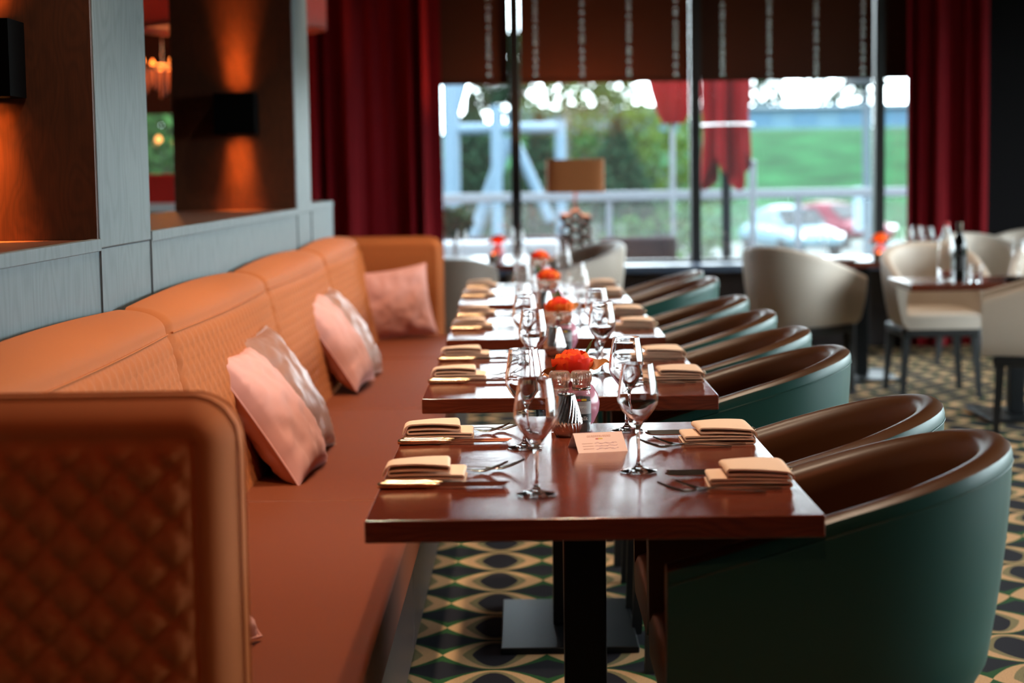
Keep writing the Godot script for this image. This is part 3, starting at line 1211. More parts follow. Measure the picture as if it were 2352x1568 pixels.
	pillow("throw_pillow", "shiny champagne satin pillow behind the middle pink pillow", M.satin, 0.42, 0.42, 0.15, 5, P.call(Vector3(-0.745, 0.66, -7.58), 1.46, -0.55, 0.0))
	pillow("throw_pillow", "dusty pink pillow leaning against the far arm of the banquette", M.pink, 0.40, 0.38, 0.14, 6, P.call(Vector3(-0.675, 0.655, -9.42), 0.12, -0.3, 0.13))
	pillow("throw_pillow", "pink pillow corner peeking out behind the near quilted arm", M.pink, 0.42, 0.42, 0.14, 7, P.call(Vector3(-0.66, 0.655, -3.08), 1.3, -0.62, 0.0))

# ---------- tables and what stands on them ----------
func build_tables() -> void:
	var T := [[-0.267, 0.487, -2.95, -4.09], [-0.262, 0.487, -4.58, -5.82], [-0.270, 0.484, -6.25, -7.56], [-0.288, 0.472, -7.96, -9.42]]
	var nm := ["nearest", "second", "third", "farthest"]
	var tl := ["glossy brown wooden table nearest the camera, with the reservation card", "glossy brown wooden table second from the camera beside the banquette", "glossy brown wooden table third from the camera beside the banquette", "glossy brown wooden table farthest along the banquette"]
	var Y := 0.75
	var kn0: Node3D
	var fk0: Node3D
	var gl0: Node3D
	var gt0: Node3D
	var nap0: Node3D
	var vo0: Node3D
	var m0: Node3D
	var m1: Node3D
	for k in 4:
		var q = T[k]
		dining_table(tl[k], q[0], q[1], q[2], q[3])
		var s: float = (q[2] - q[3]) / 1.14
		var X0: float = q[0] + 0.267
		var row: String = nm[k]
		for side in 2:
			for seat in 2:
				var where := "%s place of the %s table" % [["banquette-side", "chair-side"][side] + " " + ["nearer", "farther"][seat], row]
				var turn := 0.0 if side == 0 else PI
				var zn: float = q[2] - s * ([0.40, 0.94] if side == 0 else [0.31, 0.84])[seat]
				var xn: float = (-0.188 if side == 0 else 0.400) + X0
				var jit := rng.randf_range(-0.03, 0.03)
				# napkin
				var lb := "folded beige cloth napkin at the " + where
				if nap0 == null:
					nap0 = thing("napkin", lb, "napkin", Vector3(xn, Y, zn), turn + jit, "folded napkins on the tables")
					part("folded_cloth", napkin_mesh(), M.napkin, nap0)
				else:
					dup(nap0, lb, Vector3(xn, Y, zn), turn + jit)
				if side == 1:
					# the far side mirrored: open folds still face the camera
					var last := get_child(get_child_count() - 1) as Node3D
					last.rotation.y = jit
					last.scale = Vector3(-1, 1, 1) if false else Vector3.ONE
					last.rotation.y = PI + jit
				# two knives on the diner's right, two forks on the left
				var dr := 1.0 if side == 0 else -1.0
				for w in 2:
					var zk: float = zn + dr * (0.078 + 0.024 * w)
					var xk: float = (-0.148 if side == 0 else 0.372) + X0 - dr * 0.006 * w
					var lk := "%s knife with a thick handle at the %s" % [["inner", "outer"][w], where]
					if kn0 == null:
						kn0 = knife(lk)
						kn0.position = Vector3(xk, Y, zk)
						kn0.rotation.y = turn
					else:
						dup(kn0, lk, Vector3(xk, Y, zk), turn + rng.randf_range(-0.03, 0.03))
					var zf: float = zn - dr * (0.07 + 0.026 * w)
					var xf: float = (-0.12 if side == 0 else 0.345) + X0 + dr * (0.032 * w)
					var lf := "%s silver fork, tines up, at the %s" % [["inner", "outer"][w], where]
					if fk0 == null:
						fk0 = fork(lf)
						fk0.position = Vector3(xf, Y, zf)
					else:
						dup(fk0, lf, Vector3(xf, Y, zf), turn + rng.randf_range(-0.04, 0.04))
				# wine glass
				var xg: float = ([0.017, -0.003] if side == 0 else [0.21, 0.22])[seat] + X0
				var zg: float = q[2] - s * ([0.22, 0.77] if side == 0 else [0.45, 1.0])[seat]
				var lg := "empty stemmed wine glass at the " + where
				if k < 2:
					if gl0 == null:
						gl0 = wine_glass(lg, M.glass)
						gl0.position = Vector3(xg, Y + 0.001, zg)
					else:
						dup(gl0, lg, Vector3(xg, Y + 0.001, zg))
				else:
					if gt0 == null:
						gt0 = wine_glass(lg, M.thin)
						gt0.position = Vector3(xg, Y + 0.001, zg)
					else:
						dup(gt0, lg, Vector3(xg, Y + 0.001, zg))
		# centre pieces
		var far: float = q[3]
		var lv := "ribbed silver candle holder on the %s table" % row
		var pv := Vector3(0.087 + X0, Y, far + 0.205)
		var ls := "clear-topped salt mill on the %s table, left of the pepper mill" % row
		var lp := "pepper mill with a grey and black label on the %s table" % row
		var ps := Vector3(0.0745 + X0, Y, far + 0.135)
		var pp := Vector3(0.1215 + X0, Y, far + 0.135)
		if vo0 == null:
			vo0 = votive(lv)
			vo0.position = pv
			m0 = mill(ls, M.salt, false)
			m0.position = ps
			m1 = mill(lp, M.pepper, true)
			m1.position = pp
		else:
			dup(vo0, lv, pv, 0.4 * k)
			dup(m0, ls, ps, 0.3)
			dup(m1, lp, pp, -0.2)
		var vs := thing("vase", "small round pink vase on the %s table, behind the mills" % row, "vase", Vector3(0.118 + X0, Y, far + 0.06), 0.0, "pink vases on the tables")
		part("vase_body", turned([Vector2(0, 0), Vector2(0.02, 0.0), Vector2(0.034, 0.012), Vector2(0.044, 0.035), Vector2(0.0465, 0.052), Vector2(0.043, 0.072), Vector2(0.032, 0.092), Vector2(0.018, 0.104), Vector2(0.0155, 0.108), Vector2(0.014, 0.104), Vector2(0.013, 0.06), Vector2(0, 0.05)], 36), M.pinkglass, vs)
		var rs := rose("orange-red rose with golden leaves in the pink vase on the %s table" % row, 40 + k)
		rs.position = Vector3(0.105 + X0, Y + 0.144, far + 0.06)
		rs.rotation.y = 0.9 * k
	# reservation card
	var cd := thing("reservation_card", "pink folded reservation card standing on the nearest table", "card", Vector3(0.1455, Y, -3.70), 0.22)
	var m := MB.new()
	var A := 0.045
	var Hc := 0.034
	m.extrude([Vector2(-A, 0), Vector2(-A + 0.0012, 0), Vector2(0, Hc - 0.0008), Vector2(A - 0.0012, 0), Vector2(A, 0), Vector2(0.0004, Hc + 0.0002), Vector2(-0.0004, Hc + 0.0002)], -0.0515, 0.0515, false, Transform3D(Basis(Vector3(0, 0, 1), Vector3(0, 1, 0), Vector3(-1, 0, 0)), Vector3.ZERO))
	part("folded_card", m, M.card, cd)
	var ang := atan2(Hc, A)
	var fb := Basis(Vector3.RIGHT, -(PI / 2 - ang))
	var on := func(x: float, d: float) -> Vector3:
		return Vector3(x, Hc - d * sin(ang), d * cos(ang)) + fb * Vector3(0, 0, 0.0006)
	M.cardink = mat(Color(0.80, 0.60, 0.53), 0.8)
	M.pen = mat(Color(0.70, 0.53, 0.62), 0.8)
	word(cd, "GERESERVEERD", 0.0074, on.call(0.0, 0.011), fb, M.cardink, "Droid Sans", 0.0003)
	var lo := MB.new()
	lo.rbox(on.call(-0.005, 0.0185), Vector3(0.006, 0.0022, 0.0004), 0.0002, 1, fb)
	part("red_emblem", lo, M.red, cd)
	var lo2 := MB.new()
	lo2.rbox(on.call(0.002, 0.0183), Vector3(0.010, 0.0026, 0.0004), 0.0002, 1, fb)
	part("yellow_emblem", lo2, M.yellow, cd)
	for r in 3:
		var d := 0.031 + 0.0075 * r
		var ln := MB.new()
		ln.rbox(on.call(-0.028, d), Vector3(0.022, 0.0007, 0.0003), 0.0001, 1, fb)
		part("printed_line", ln, M.cardink, cd)
		var path := []
		for j in 90:
			var u := j / 89.0
			path.append(on.call(-0.012 + 0.046 * u, d - 0.0011 * sin(u * 61.0 + r + 3.0 * sin(u * 23.0 + r)) * (0.4 + absf(sin(u * 9.0 + 2.0 * r))) - 0.0008 * sin(u * 17.0 + 2.0 * r)))
		var pm := MB.new()
		pm.tube(path, 0.00028, 4)
		part("handwriting", pm, M.pen, cd)

func build_chairs() -> void:
	var nm := ["nearest", "second", "third", "fourth", "fifth", "sixth", "seventh", "eighth"]
	var zz := [-3.26, -3.80, -4.93, -5.57, -6.25, -7.02, -8.29, -8.86]
	var c0: Node3D
	for k in 8:
		var lb := "dark green tub chair with brown lining, %s from the camera along the tables" % nm[k]
		var p := Vector3(0.532 + [0.0, 0.005, 0.015, 0.01, 0.0, 0.0, 0.02, 0.01][k], 0, zz[k])
		if c0 == null:
			c0 = tub_chair("tub_chair", M.green, M.lining, lb, "green tub chairs along the tables")
			c0.position = p
		else:
			dup(c0, lb, p, [0.0, 0.0, 0.02, -0.02, 0.02, 0.0, 0.02, -0.03][k])
	var cc := tub_chair("tub_chair", M.cream, M.cream, "cream tub chair seen from behind, left of the window-side table on the right", "cream tub chairs")
	cc.position = Vector3(1.61, 0, -10.75)
	cc.rotation.y = -2.35
	cc.scale = Vector3.ONE * 1.05
	dup(cc, "cream tub chair facing the camera behind the bottle table", Vector3(2.37, 0, -10.62), PI / 2)
	dup(cc, "shaded cream tub chair cut by the right edge, before the bottle table", Vector3(2.56, 0, -8.92), -0.25)
	dup(cc, "cream tub chair beyond the bottle table, partly hidden by the tumbler", Vector3(3.06, 0, -12.1), PI / 2 + 0.3)
	dup(cc, "cream tub chair farthest back beside the right curtain", Vector3(3.45, 0, -12.75), 0.9)
	dup(cc, "cream tub chair at the right edge behind the bottle table", Vector3(3.2, 0, -10.9), 1.2)
	dup(cc, "cream tub chair by the window under the table lamp", Vector3(0.30, 0, -11.5), 0.5)
	var tc := tub_chair("tub_chair", M.taupe, M.taupe, "taupe tub chair beyond the far arm of the banquette", "")
	tc.position = Vector3(-0.42, 0, -10.75)
	tc.rotation.y = -PI / 2

# ---------- the far end of the room ----------
func bead_strand(x: float, z: float, y0: float, y1: float, label: String, bead: ArrayMesh, sd: int) -> void:
	var o := thing("bead_strand", label, "bead strand", Vector3(x, 0, z), 0.0, "crystal bead strands before the blinds")
	var th := MB.new()
	th.tube([Vector3(0, 3.0, 0), Vector3(0, y0, 0)], 0.0008, 4)
	part("thread", th, M.silver, o)
	rng.seed = sd
	var y := y0
	while y < y1:
		var b := part("bead", bead, M.glass, o)
		b.position = Vector3(0, y, 0)
		b.rotation.y = rng.randf() * TAU
		y += rng.randf_range(0.028, 0.062)

func build_far_room() -> void:
	var bm := MB.new()
	bm.ball(Vector3.ZERO, Vector3(0.016, 0.017, 0.016), 12, 8)
	var bead := bm.mesh()
	var ord := ["first", "second", "third", "fourth", "fifth", "sixth", "seventh", "eighth", "ninth"]
	for k in 9:
		bead_strand(-0.205 + 0.303 * k, -12.0, 1.955 - 0.004 * k, 2.62, "hanging strand of clear beads, %s from the left" % ord[k], bead, 70 + k)
	# table lamp on the sill
	var lm := thing("table_lamp", "table lamp with orange oblong shade and carved lattice base", "lamp", Vector3(0.383, 0.64, -13.32))
	var sh := MB.new()
	var rows := []
	for q in [[0.0, 0.0], [0.0, 0.24], [0.006, 0.24], [0.006, 0.0]]:
		var row := []
		for j in 48:
			var a := TAU * j / 48
			var c := Vector2(cos(a), sin(a))
			var k := pow(pow(absf(c.x), 5.0) + pow(absf(c.y), 5.0), -0.2)
			row.append(Vector3(c.x * k * (0.208 - q[0]), 0.535 + q[1], c.y * k * (0.10 - q[0])))
		rows.append(row)
	sh.grid(rows, true, true)
	part("shade", sh, M.shade, lm)
	var rod := MB.new()
	rod.tube([Vector3(0, 0.40, 0), Vector3(0, 0.66, 0)], 0.009, 10)
	part("stem", rod, M.coral, lm)
	part("bulb", turned_at([Vector2(0, -0.03), Vector2(0.02, -0.025), Vector2(0.03, 0.0), Vector2(0.02, 0.03), Vector2(0, 0.035)], Vector3(0, 0.68, 0)), M.lampglow, lm)
	var cr := MB.new()
	for q in [[0.0, 0.055, 0.042], [0.055, 0.09, 0.036], [-0.055, 0.095, 0.036], [0.0, 0.135, 0.04], [0.075, 0.165, 0.034], [-0.075, 0.17, 0.034], [0.0, 0.21, 0.038], [0.07, 0.245, 0.034], [-0.07, 0.25, 0.036], [0.0, 0.285, 0.038], [0.055, 0.32, 0.03], [-0.055, 0.325, 0.03], [0.0, 0.355, 0.034], [0.085, 0.33, 0.018], [-0.09, 0.345, 0.016]]:
		cr.torus(Vector3(q[0], q[1] + 0.01, 0), q[2], 0.0155)
	part("lattice_base", cr, M.coral, lm)
	part("foot", turned([Vector2(0, 0), Vector2(0.075, 0), Vector2(0.075, 0.012), Vector2(0, 0.02)], 28), M.coral, lm)
	var l := OmniLight3D.new()
	l.name = "lamp_light"
	l.light_color = Color(1.0, 0.66, 0.38)
	l.light_energy = 1.9
	l.light_size = 0.03
	l.omni_range = 12.0
	l.omni_attenuation = 2.0
	l.shadow_enabled = true
	l.position = Vector3(0, 0.68, 0)
	lm.add_child(l)
	# far tables
	var t5 := dining_table("dark table set by the left end of the big window", -0.62, 0.02, -11.45, -12.75)
	var t6 := dining_table("dark table with a rose and three glasses by the right curtain", 1.70, 2.56, -11.15, -11.95)
	var t7 := dining_table("dark table carrying the carafe and the wine bottle", 1.97, 3.2, -9.3, -9.9, 0.725)
	for t in [t5, t6, t7]:
		(t.get_node("tabletop") as MeshInstance3D).material_override = M.table
	var mk := func(x: float, y: float, z: float, lb: String) -> void:
		var g := wine_glass(lb, M.thin)
		g.position = Vector3(x, y, z)
	mk.call(-0.03, 0.75, -11.75, "wine glass on the table by the left end of the window, right of the rose")
	mk.call(-0.40, 0.75, -11.9, "wine glass on the table by the left end of the window, left of the rose")
	mk.call(-0.10, 0.75, -12.4, "wine glass on the table by the left end of the window, farthest back")
	mk.call(2.37, 0.75, -11.3, "leftmost of three wine glasses before the right curtain")
	mk.call(2.46, 0.75, -11.45, "middle of three wine glasses before the right curtain")
	mk.call(2.48, 0.75, -11.22, "rightmost of three wine glasses before the right curtain")
	mk.call(1.86, 0.75, -11.35, "wine glass on the far right table beside the pink vase")
	mk.call(2.60, 0.725, -9.62, "wine glass at the right on the bottle table")
	# rose and candle on the far tables
	for q in [[Vector3(-0.165, 0.75, -11.95), "the table by the left end of the window", 60], [Vector3(2.20, 0.75, -11.3), "the table by the right curtain", 61]]:
		var vs := thing("vase", "pink vase on %s" % q[1], "vase", q[0], 0.0, "pink vases on the tables")
		part("vase_body", turned([Vector2(0, 0), Vector2(0.02, 0.0), Vector2(0.034, 0.012), Vector2(0.044, 0.035), Vector2(0.0465, 0.052), Vector2(0.043, 0.072), Vector2(0.032, 0.092), Vector2(0.018, 0.104), Vector2(0.0155, 0.108), Vector2(0.014, 0.104), Vector2(0.013, 0.06), Vector2(0, 0.05)], 28), M.pinkglass, vs)
		var rs := rose("orange-red rose on %s" % q[1], q[2])
		rs.position = q[0] + Vector3(0, 0.142, 0)
		var ca := thing("tealight", "lit tealight in a dark cup on %s" % q[1], "candle", q[0] + Vector3(-0.03, 0, 0.13))
		part("cup", turned([Vector2(0, 0), Vector2(0.034, 0), Vector2(0.038, 0.05), Vector2(0.036, 0.05), Vector2(0.032, 0.004), Vector2(0, 0.004)], 24), M.taupe, ca)
		part("wax", turned([Vector2(0, 0.005), Vector2(0.028, 0.005), Vector2(0.028, 0.03), Vector2(0, 0.031)], 20), M.white, ca)
		part("flame", turned([Vector2(0, 0.033), Vector2(0.006, 0.04), Vector2(0.004, 0.052), Vector2(0, 0.062)], 12), glow(Color(1.0, 0.5, 0.1), 6.0), ca)
		var ol := OmniLight3D.new()
		ol.name = "flame_light"
		ol.light_color = Color(1.0, 0.5, 0.15)
		ol.light_energy = 0.02
		ol.light_size = 0.012
		ol.omni_range = 12.0
		ol.omni_attenuation = 2.0
		ol.shadow_enabled = true
		ol.position = Vector3(0, 0.046, 0)
		ca.add_child(ol)
	for q in [[Vector3(-0.47, 0.75, -11.62), "the table by the left end of the window"], [Vector3(1.96, 0.75, -11.27), "the table by the right curtain"]]:
		var pl := thing("plate", "white plate on %s" % q[1], "plate", q[0])
		part("dish", turned([Vector2(0, 0), Vector2(0.07, 0), Vector2(0.12, 0.014), Vector2(0.121, 0.017), Vector2(0.07, 0.005), Vector2(0, 0.005)], 36), M.white, pl)
	# on the bottle table
	var cf := thing("carafe", "clear glass water carafe with a red stopper", "carafe", Vector3(2.205, 0.725, -9.55))
	part("body", turned([Vector2(0, 0), Vector2(0.045, 0), Vector2(0.047, 0.004), Vector2(0.046, 0.16), Vector2(0.04, 0.20), Vector2(0.026, 0.24), Vector2(0.0165, 0.265), Vector2(0.0165, 0.29), Vector2(0.0145, 0.29), Vector2(0.0145, 0.265), Vector2(0.024, 0.24), Vector2(0.037, 0.2), Vector2(0.043, 0.16), Vector2(0.044, 0.008), Vector2(0, 0.008)], 36), M.glass, cf)
	part("stopper", turned([Vector2(0, 0.28), Vector2(0.014, 0.28), Vector2(0.0175, 0.292), Vector2(0.0175, 0.305), Vector2(0, 0.31)], 20), M.red, cf)
	var wb := thing("wine_bottle", "dark wine bottle beside the glass carafe", "bottle", Vector3(2.285, 0.725, -9.6))
	part("body", turned([Vector2(0, 0), Vector2(0.036, 0), Vector2(0.038, 0.004), Vector2(0.038, 0.17), Vector2(0.034, 0.2), Vector2(0.018, 0.235), Vector2(0.0145, 0.25), Vector2(0.0145, 0.3), Vector2(0, 0.3)], 32), mat(Color(0.02, 0.025, 0.015), 0.08), wb)
	part("label", turned([Vector2(0.0382, 0.05), Vector2(0.0386, 0.05), Vector2(0.0386, 0.13), Vector2(0.0382, 0.13)], 32), mat(Color(0.10, 0.07, 0.05), 0.6), wb)
	part("foil", turned([Vector2(0.0146, 0.245), Vector2(0.0152, 0.245), Vector2(0.0152, 0.302), Vector2(0, 0.303)], 20), mat(Color(0.2, 0.15, 0.1), 0.3, 0.8), wb)
	var tb := thing("tumbler", "clear glass tumbler right of the wine bottle", "glass", Vector3(2.325, 0.725, -9.42))
	part("tumbler_body", turned([Vector2(0, 0), Vector2(0.031, 0), Vector2(0.037, 0.09), Vector2(0.0355, 0.09), Vector2(0.030, 0.008), Vector2(0, 0.008)], 32), M.glass, tb)
	var ds := thing("dish", "low black dish at the right on the bottle table", "dish", Vector3(2.53, 0.725, -9.42))
	part("bowl", turned([Vector2(0, 0), Vector2(0.05, 0), Vector2(0.065, 0.02), Vector2(0.063, 0.02), Vector2(0.048, 0.004), Vector2(0, 0.004)], 28), M.ink, ds)
	# glimpsed through the partition
	var ps := thing("pendant_shade", "large pink drum pendant shade behind the partition", "lamp", Vector3(-1.87, 2.27, -12.0))
	part("drum", turned([Vector2(0.6, 0.0), Vector2(0.61, 0.0), Vector2(0.61, 0.42), Vector2(0.6, 0.42), Vector2(0.6, 0.0)], 56), M.pinkshade, ps)
	part("diffuser", turned([Vector2(0, 0.03), Vector2(0.598, 0.03), Vector2(0.598, 0.036), Vector2(0, 0.036)], 40), M.pinkshade, ps)
	var cd := MB.new()
	cd.tube([Vector3(0, 0.73, 0), Vector3(0, 0.036, 0)], 0.006, 6)
	part("cord", cd, M.frame, ps)
	var pl2 := OmniLight3D.new()
	pl2.name = "pendant_light"
	pl2.light_color = Color(1.0, 0.72, 0.6)
	pl2.light_energy = 0.9
	pl2.light_size = 0.08
	pl2.omni_range = 12.0
	pl2.omni_attenuation = 2.0
	pl2.shadow_enabled = true
	pl2.position = Vector3(0, 0.2, 0)
	ps.add_child(pl2)
	part("bulb", turned_at([Vector2(0, -0.05), Vector2(0.05, -0.03), Vector2(0.09, 0.0), Vector2(0.05, 0.07), Vector2(0, 0.09)], Vector3(0, 0.2, 0)), M.lampglow, ps)
	var ch := thing("chandelier", "fringed chandelier with warm bulbs glimpsed behind the partition", "chandelier", Vector3(-2.45, 1.85, -12.6))
	var hoop := MB.new()
	hoop.torus(Vector3(0, 0.22, 0), 0.2, 0.012, Basis(Vector3.RIGHT, PI / 2), 32, 8)
	part("hoop", hoop, M.gilt, ch)
	var hc := MB.new()
	hc.tube([Vector3(0, 1.15, 0), Vector3(0, 0.22, 0)], 0.006, 6)
	hc.tube([Vector3(-0.2, 0.22, 0), Vector3(0.2, 0.22, 0)], 0.006, 6)
	part("hanger", hc, M.gilt, ch)
	for k in 6:
		var a := TAU * k / 6
		part("bulb", turned_at([Vector2(0, -0.02), Vector2(0.014, -0.012), Vector2(0.016, 0.006), Vector2(0, 0.035)], Vector3(0.2 * cos(a), 0.26, 0.2 * sin(a)), 12), glow(Color(1.0, 0.5, 0.2), 5.0), ch)
	for k in 24:
		var a := TAU * k / 24
		var tm := MB.new()
		tm.tube([Vector3(0.2 * cos(a), 0.21, 0.2 * sin(a)), Vector3(0.19 * cos(a), 0.06 + 0.04 * sin(k * 2.1), 0.19 * sin(a))], [0.016, 0.006], 6)
		part("tassel", tm, mat(Color(0.62, 0.42, 0.36), 0.8), ch)
	var cl := OmniLight3D.new()
	cl.name = "chandelier_light"
	cl.light_color = Color(1.0, 0.6, 0.3)
	cl.light_energy = 0.25
	cl.light_size = 0.05
	cl.omni_range = 12.0
	cl.omni_attenuation = 2.0
	cl.shadow_enabled = true
	cl.position = Vector3(0, 0.34, 0)
	ch.add_child(cl)
	var ls := thing("string_light", "row of warm bulbs glimpsed behind the partition", "string light", Vector3(-2.45, 1.60, -13.0))
	var lc := MB.new()
	lc.tube([Vector3(-1.2, 0.03, 0), Vector3(0.7, 0.03, 0)], 0.004, 6)
	part("cord", lc, M.frame, ls)
	for k in 13:
		part("bulb", turned_at([Vector2(0, -0.035), Vector2(0.026, -0.015), Vector2(0.022, 0.012), Vector2(0, 0.028)], Vector3(-1.1 + 0.14 * k, 0, 0), 12), glow(Color(1.0, 0.68, 0.36), 2.0), ls)
	for s in [-1.2, 0.7]:
		var hm := MB.new()
		hm.tube([Vector3(s, 0.03, 0), Vector3(s, 1.4, 0)], 0.003, 5)
		part("hanger", hm, M.frame, ls)
	var rb := thing("armchair", "red high-backed chair glimpsed behind the partition", "chair", Vector3(-2.45, 0, -12.2))
	var redm := mat(Color(0.72, 0.09, 0.03), 0.6)
	part("backrest", box(Vector3(0, 0.92, 0.22), Vector3(0.62, 0.86, 0.1), 0.04, 3), redm, rb)
	part("seat", box(Vector3(0, 0.42, -0.02), Vector3(0.6, 0.14, 0.5), 0.04, 3), redm, rb)
	for sx in [-1, 1]:
		part("armrest", box(Vector3(sx * 0.29, 0.55, -0.02), Vector3(0.07, 0.2, 0.48), 0.03, 3), redm, rb)
		for sz in [-1, 1]:
			part("leg", box(Vector3(sx * 0.26, 0.175, sz * 0.2), Vector3(0.04, 0.35, 0.04), 0.004), M.blackwood, rb)
	var sb := thing("sideboard", "white-topped sideboard behind the partition", "cabinet", Vector3(-2.5, 0, -11.4))
	part("top", box(Vector3(0, 1.14, 0), Vector3(1.3, 0.05, 0.5), 0.006), M.white, sb)
	part("carcass", box(Vector3(0, 0.585, 0), Vector3(1.26, 1.06, 0.46), 0.006), M.brownwood, sb)
	for k in 2:
		part("door", box(Vector3(-0.31 + 0.62 * k, 0.6, 0.235), Vector3(0.6, 0.95, 0.018), 0.004), M.brownwood, sb)
	part("plinth", box(Vector3(0, 0.03, 0), Vector3(1.2, 0.06, 0.42), 0.003), M.black, sb)

# ---------- outdoors ----------
func omat(c: Color, rough := 0.8, metal := 0.0, spec := 0.12) -> StandardMaterial3D:
	return mat(c, rough, metal, spec)

func leafy(m: MB, c: Vector3, r: Vector3, count: int, size: float) -> void:
	for k in count:
		var d := Vector3(rng.randfn(), rng.randfn(), rng.randfn()).normalized() * pow(rng.randf(), 0.45)
		var p := c + d * r
		var a := Vector3(rng.randfn(), rng.randfn(), rng.randfn()).normalized() * size * rng.randf_range(0.6, 1.2)
		var b := a.cross(Vector3(rng.randfn(), rng.randfn(), rng.randfn()).normalized()).normalized() * size * 0.5
		m.quad(p - a, p + b, p + a, p - b, Vector3.UP)

func tree(label: String, at: Vector3, h: float, r: float, m: Material, n: int, size: float, trunk_m: Material, conifer := false) -> void:
	var o := thing("tree", label, "tree", at)
	var t := MB.new()
	var path := []
	var rad := []
	for k in 6:
		var u := k / 5.0
		path.append(Vector3(0.08 * sin(u * 3.0 + at.x), h * 0.92 * u, 0.06 * cos(u * 4.0)))
		rad.append(lerpf(0.03 + h * 0.012, 0.015, u))
	t.tube(path, rad, 8)
	for k in 7:
		var a := k * 2.4
		var y := h * (0.35 + 0.07 * k)
		t.tube([Vector3(0, y, 0), Vector3(cos(a) * r * 0.7, y + r * 0.5, sin(a) * r * 0.7)], [0.03, 0.01], 5)
	part("trunk", t, trunk_m, o)
	var f := MB.new()
	if conifer:
		for k in 9:
			var u := k / 8.0
			leafy(f, Vector3(0, h * (0.12 + 0.88 * u), 0), Vector3(r * (1.05 - u), h * 0.09, r * (1.05 - u)), n / 9, size)
	else:
		for k in 11:
			var a := k * 2.4
			var u := k / 10.0
			leafy(f, Vector3(cos(a) * r * 0.62, h * (0.32 + 0.62 * u), sin(a) * r * 0.62), Vector3(r * 0.5, h * 0.12, r * 0.5), n / 11, size)
	part("foliage", f, m, o).set_meta("kind", "stuff")

func car(label: String, at: Vector3, turn: float, m: Material) -> void:
	var o := thing("car", label, "car", at, turn)
	# body lofted along x (length), front at +x
	var rows := []
	for q in [[-2.1, 0.5, 0.75, 0.70], [-2.0, 0.32, 0.92, 0.82], [-1.3, 0.25, 0.98, 0.88], [0.0, 0.25, 0.95, 0.89], [1.2, 0.27, 0.90, 0.87], [1.9, 0.35, 0.75, 0.80], [2.08, 0.45, 0.62, 0.68]]:
		var row := []
		for j in 20:
			var a := TAU * j / 20
			var c := Vector2(cos(a), sin(a))
			var k := pow(pow(absf(c.x), 4.0) + pow(absf(c.y), 4.0), -0.25)
			row.append(Vector3(q[0], (q[1] + q[2]) / 2 + c.y * k * (q[2] - q[1]) / 2, c.x * k * q[3]))
		rows.append(row)
	var b := MB.new()
	b.grid(rows, true, false, true)
	b.cap(rows[0], Vector3.LEFT)
	b.cap(rows[-1], Vector3.RIGHT)
	part("body", b, m, o)
	rows = []
	for q in [[-1.95, 0.90, 0.78], [-1.5, 1.36, 0.66], [-0.7, 1.47, 0.64], [0.2, 1.42, 0.65], [1.05, 0.92, 0.76]]:
		var row := []
		for j in 11:
			var u := -1.0 + j * 0.2
			row.append(Vector3(q[0], lerpf(0.86, q[1], 1.0 - pow(absf(u), 6.0)), u * q[2]))
		rows.append(row)
	var c2 := MB.new()
	c2.grid(rows, false, false, false)
	part("cabin", c2, m, o)
	var gm := omat(Color(0.034, 0.056, 0.078), 0.08)
	var ws := MB.new()
	ws.quad(Vector3(0.32, 1.37, -0.6), Vector3(0.32, 1.37, 0.6), Vector3(1.06, 0.96, 0.68), Vector3(1.06, 0.96, -0.68), Vector3(0.5, 1, 0))
	var wm := part("windscreen", ws, gm, o)
	wm.position = Vector3(0.02, 0.02, 0)
	for s in [-1, 1]:
		part("headlight", box(Vector3(2.0, 0.66, s * 0.6), Vector3(0.14, 0.12, 0.26), 0.03), M.white, o)
		for x in [-1.3, 1.3]:
			var w := MB.new()
			w.lathe([Vector2(0, -0.1), Vector2(0.28, -0.1), Vector2(0.31, -0.06), Vector2(0.31, 0.06), Vector2(0.28, 0.1), Vector2(0, 0.1)], 20, Vector3(x, 0.31, s * 0.78), Basis(Vector3.RIGHT, PI / 2))
			part("wheel", w, M.black, o)

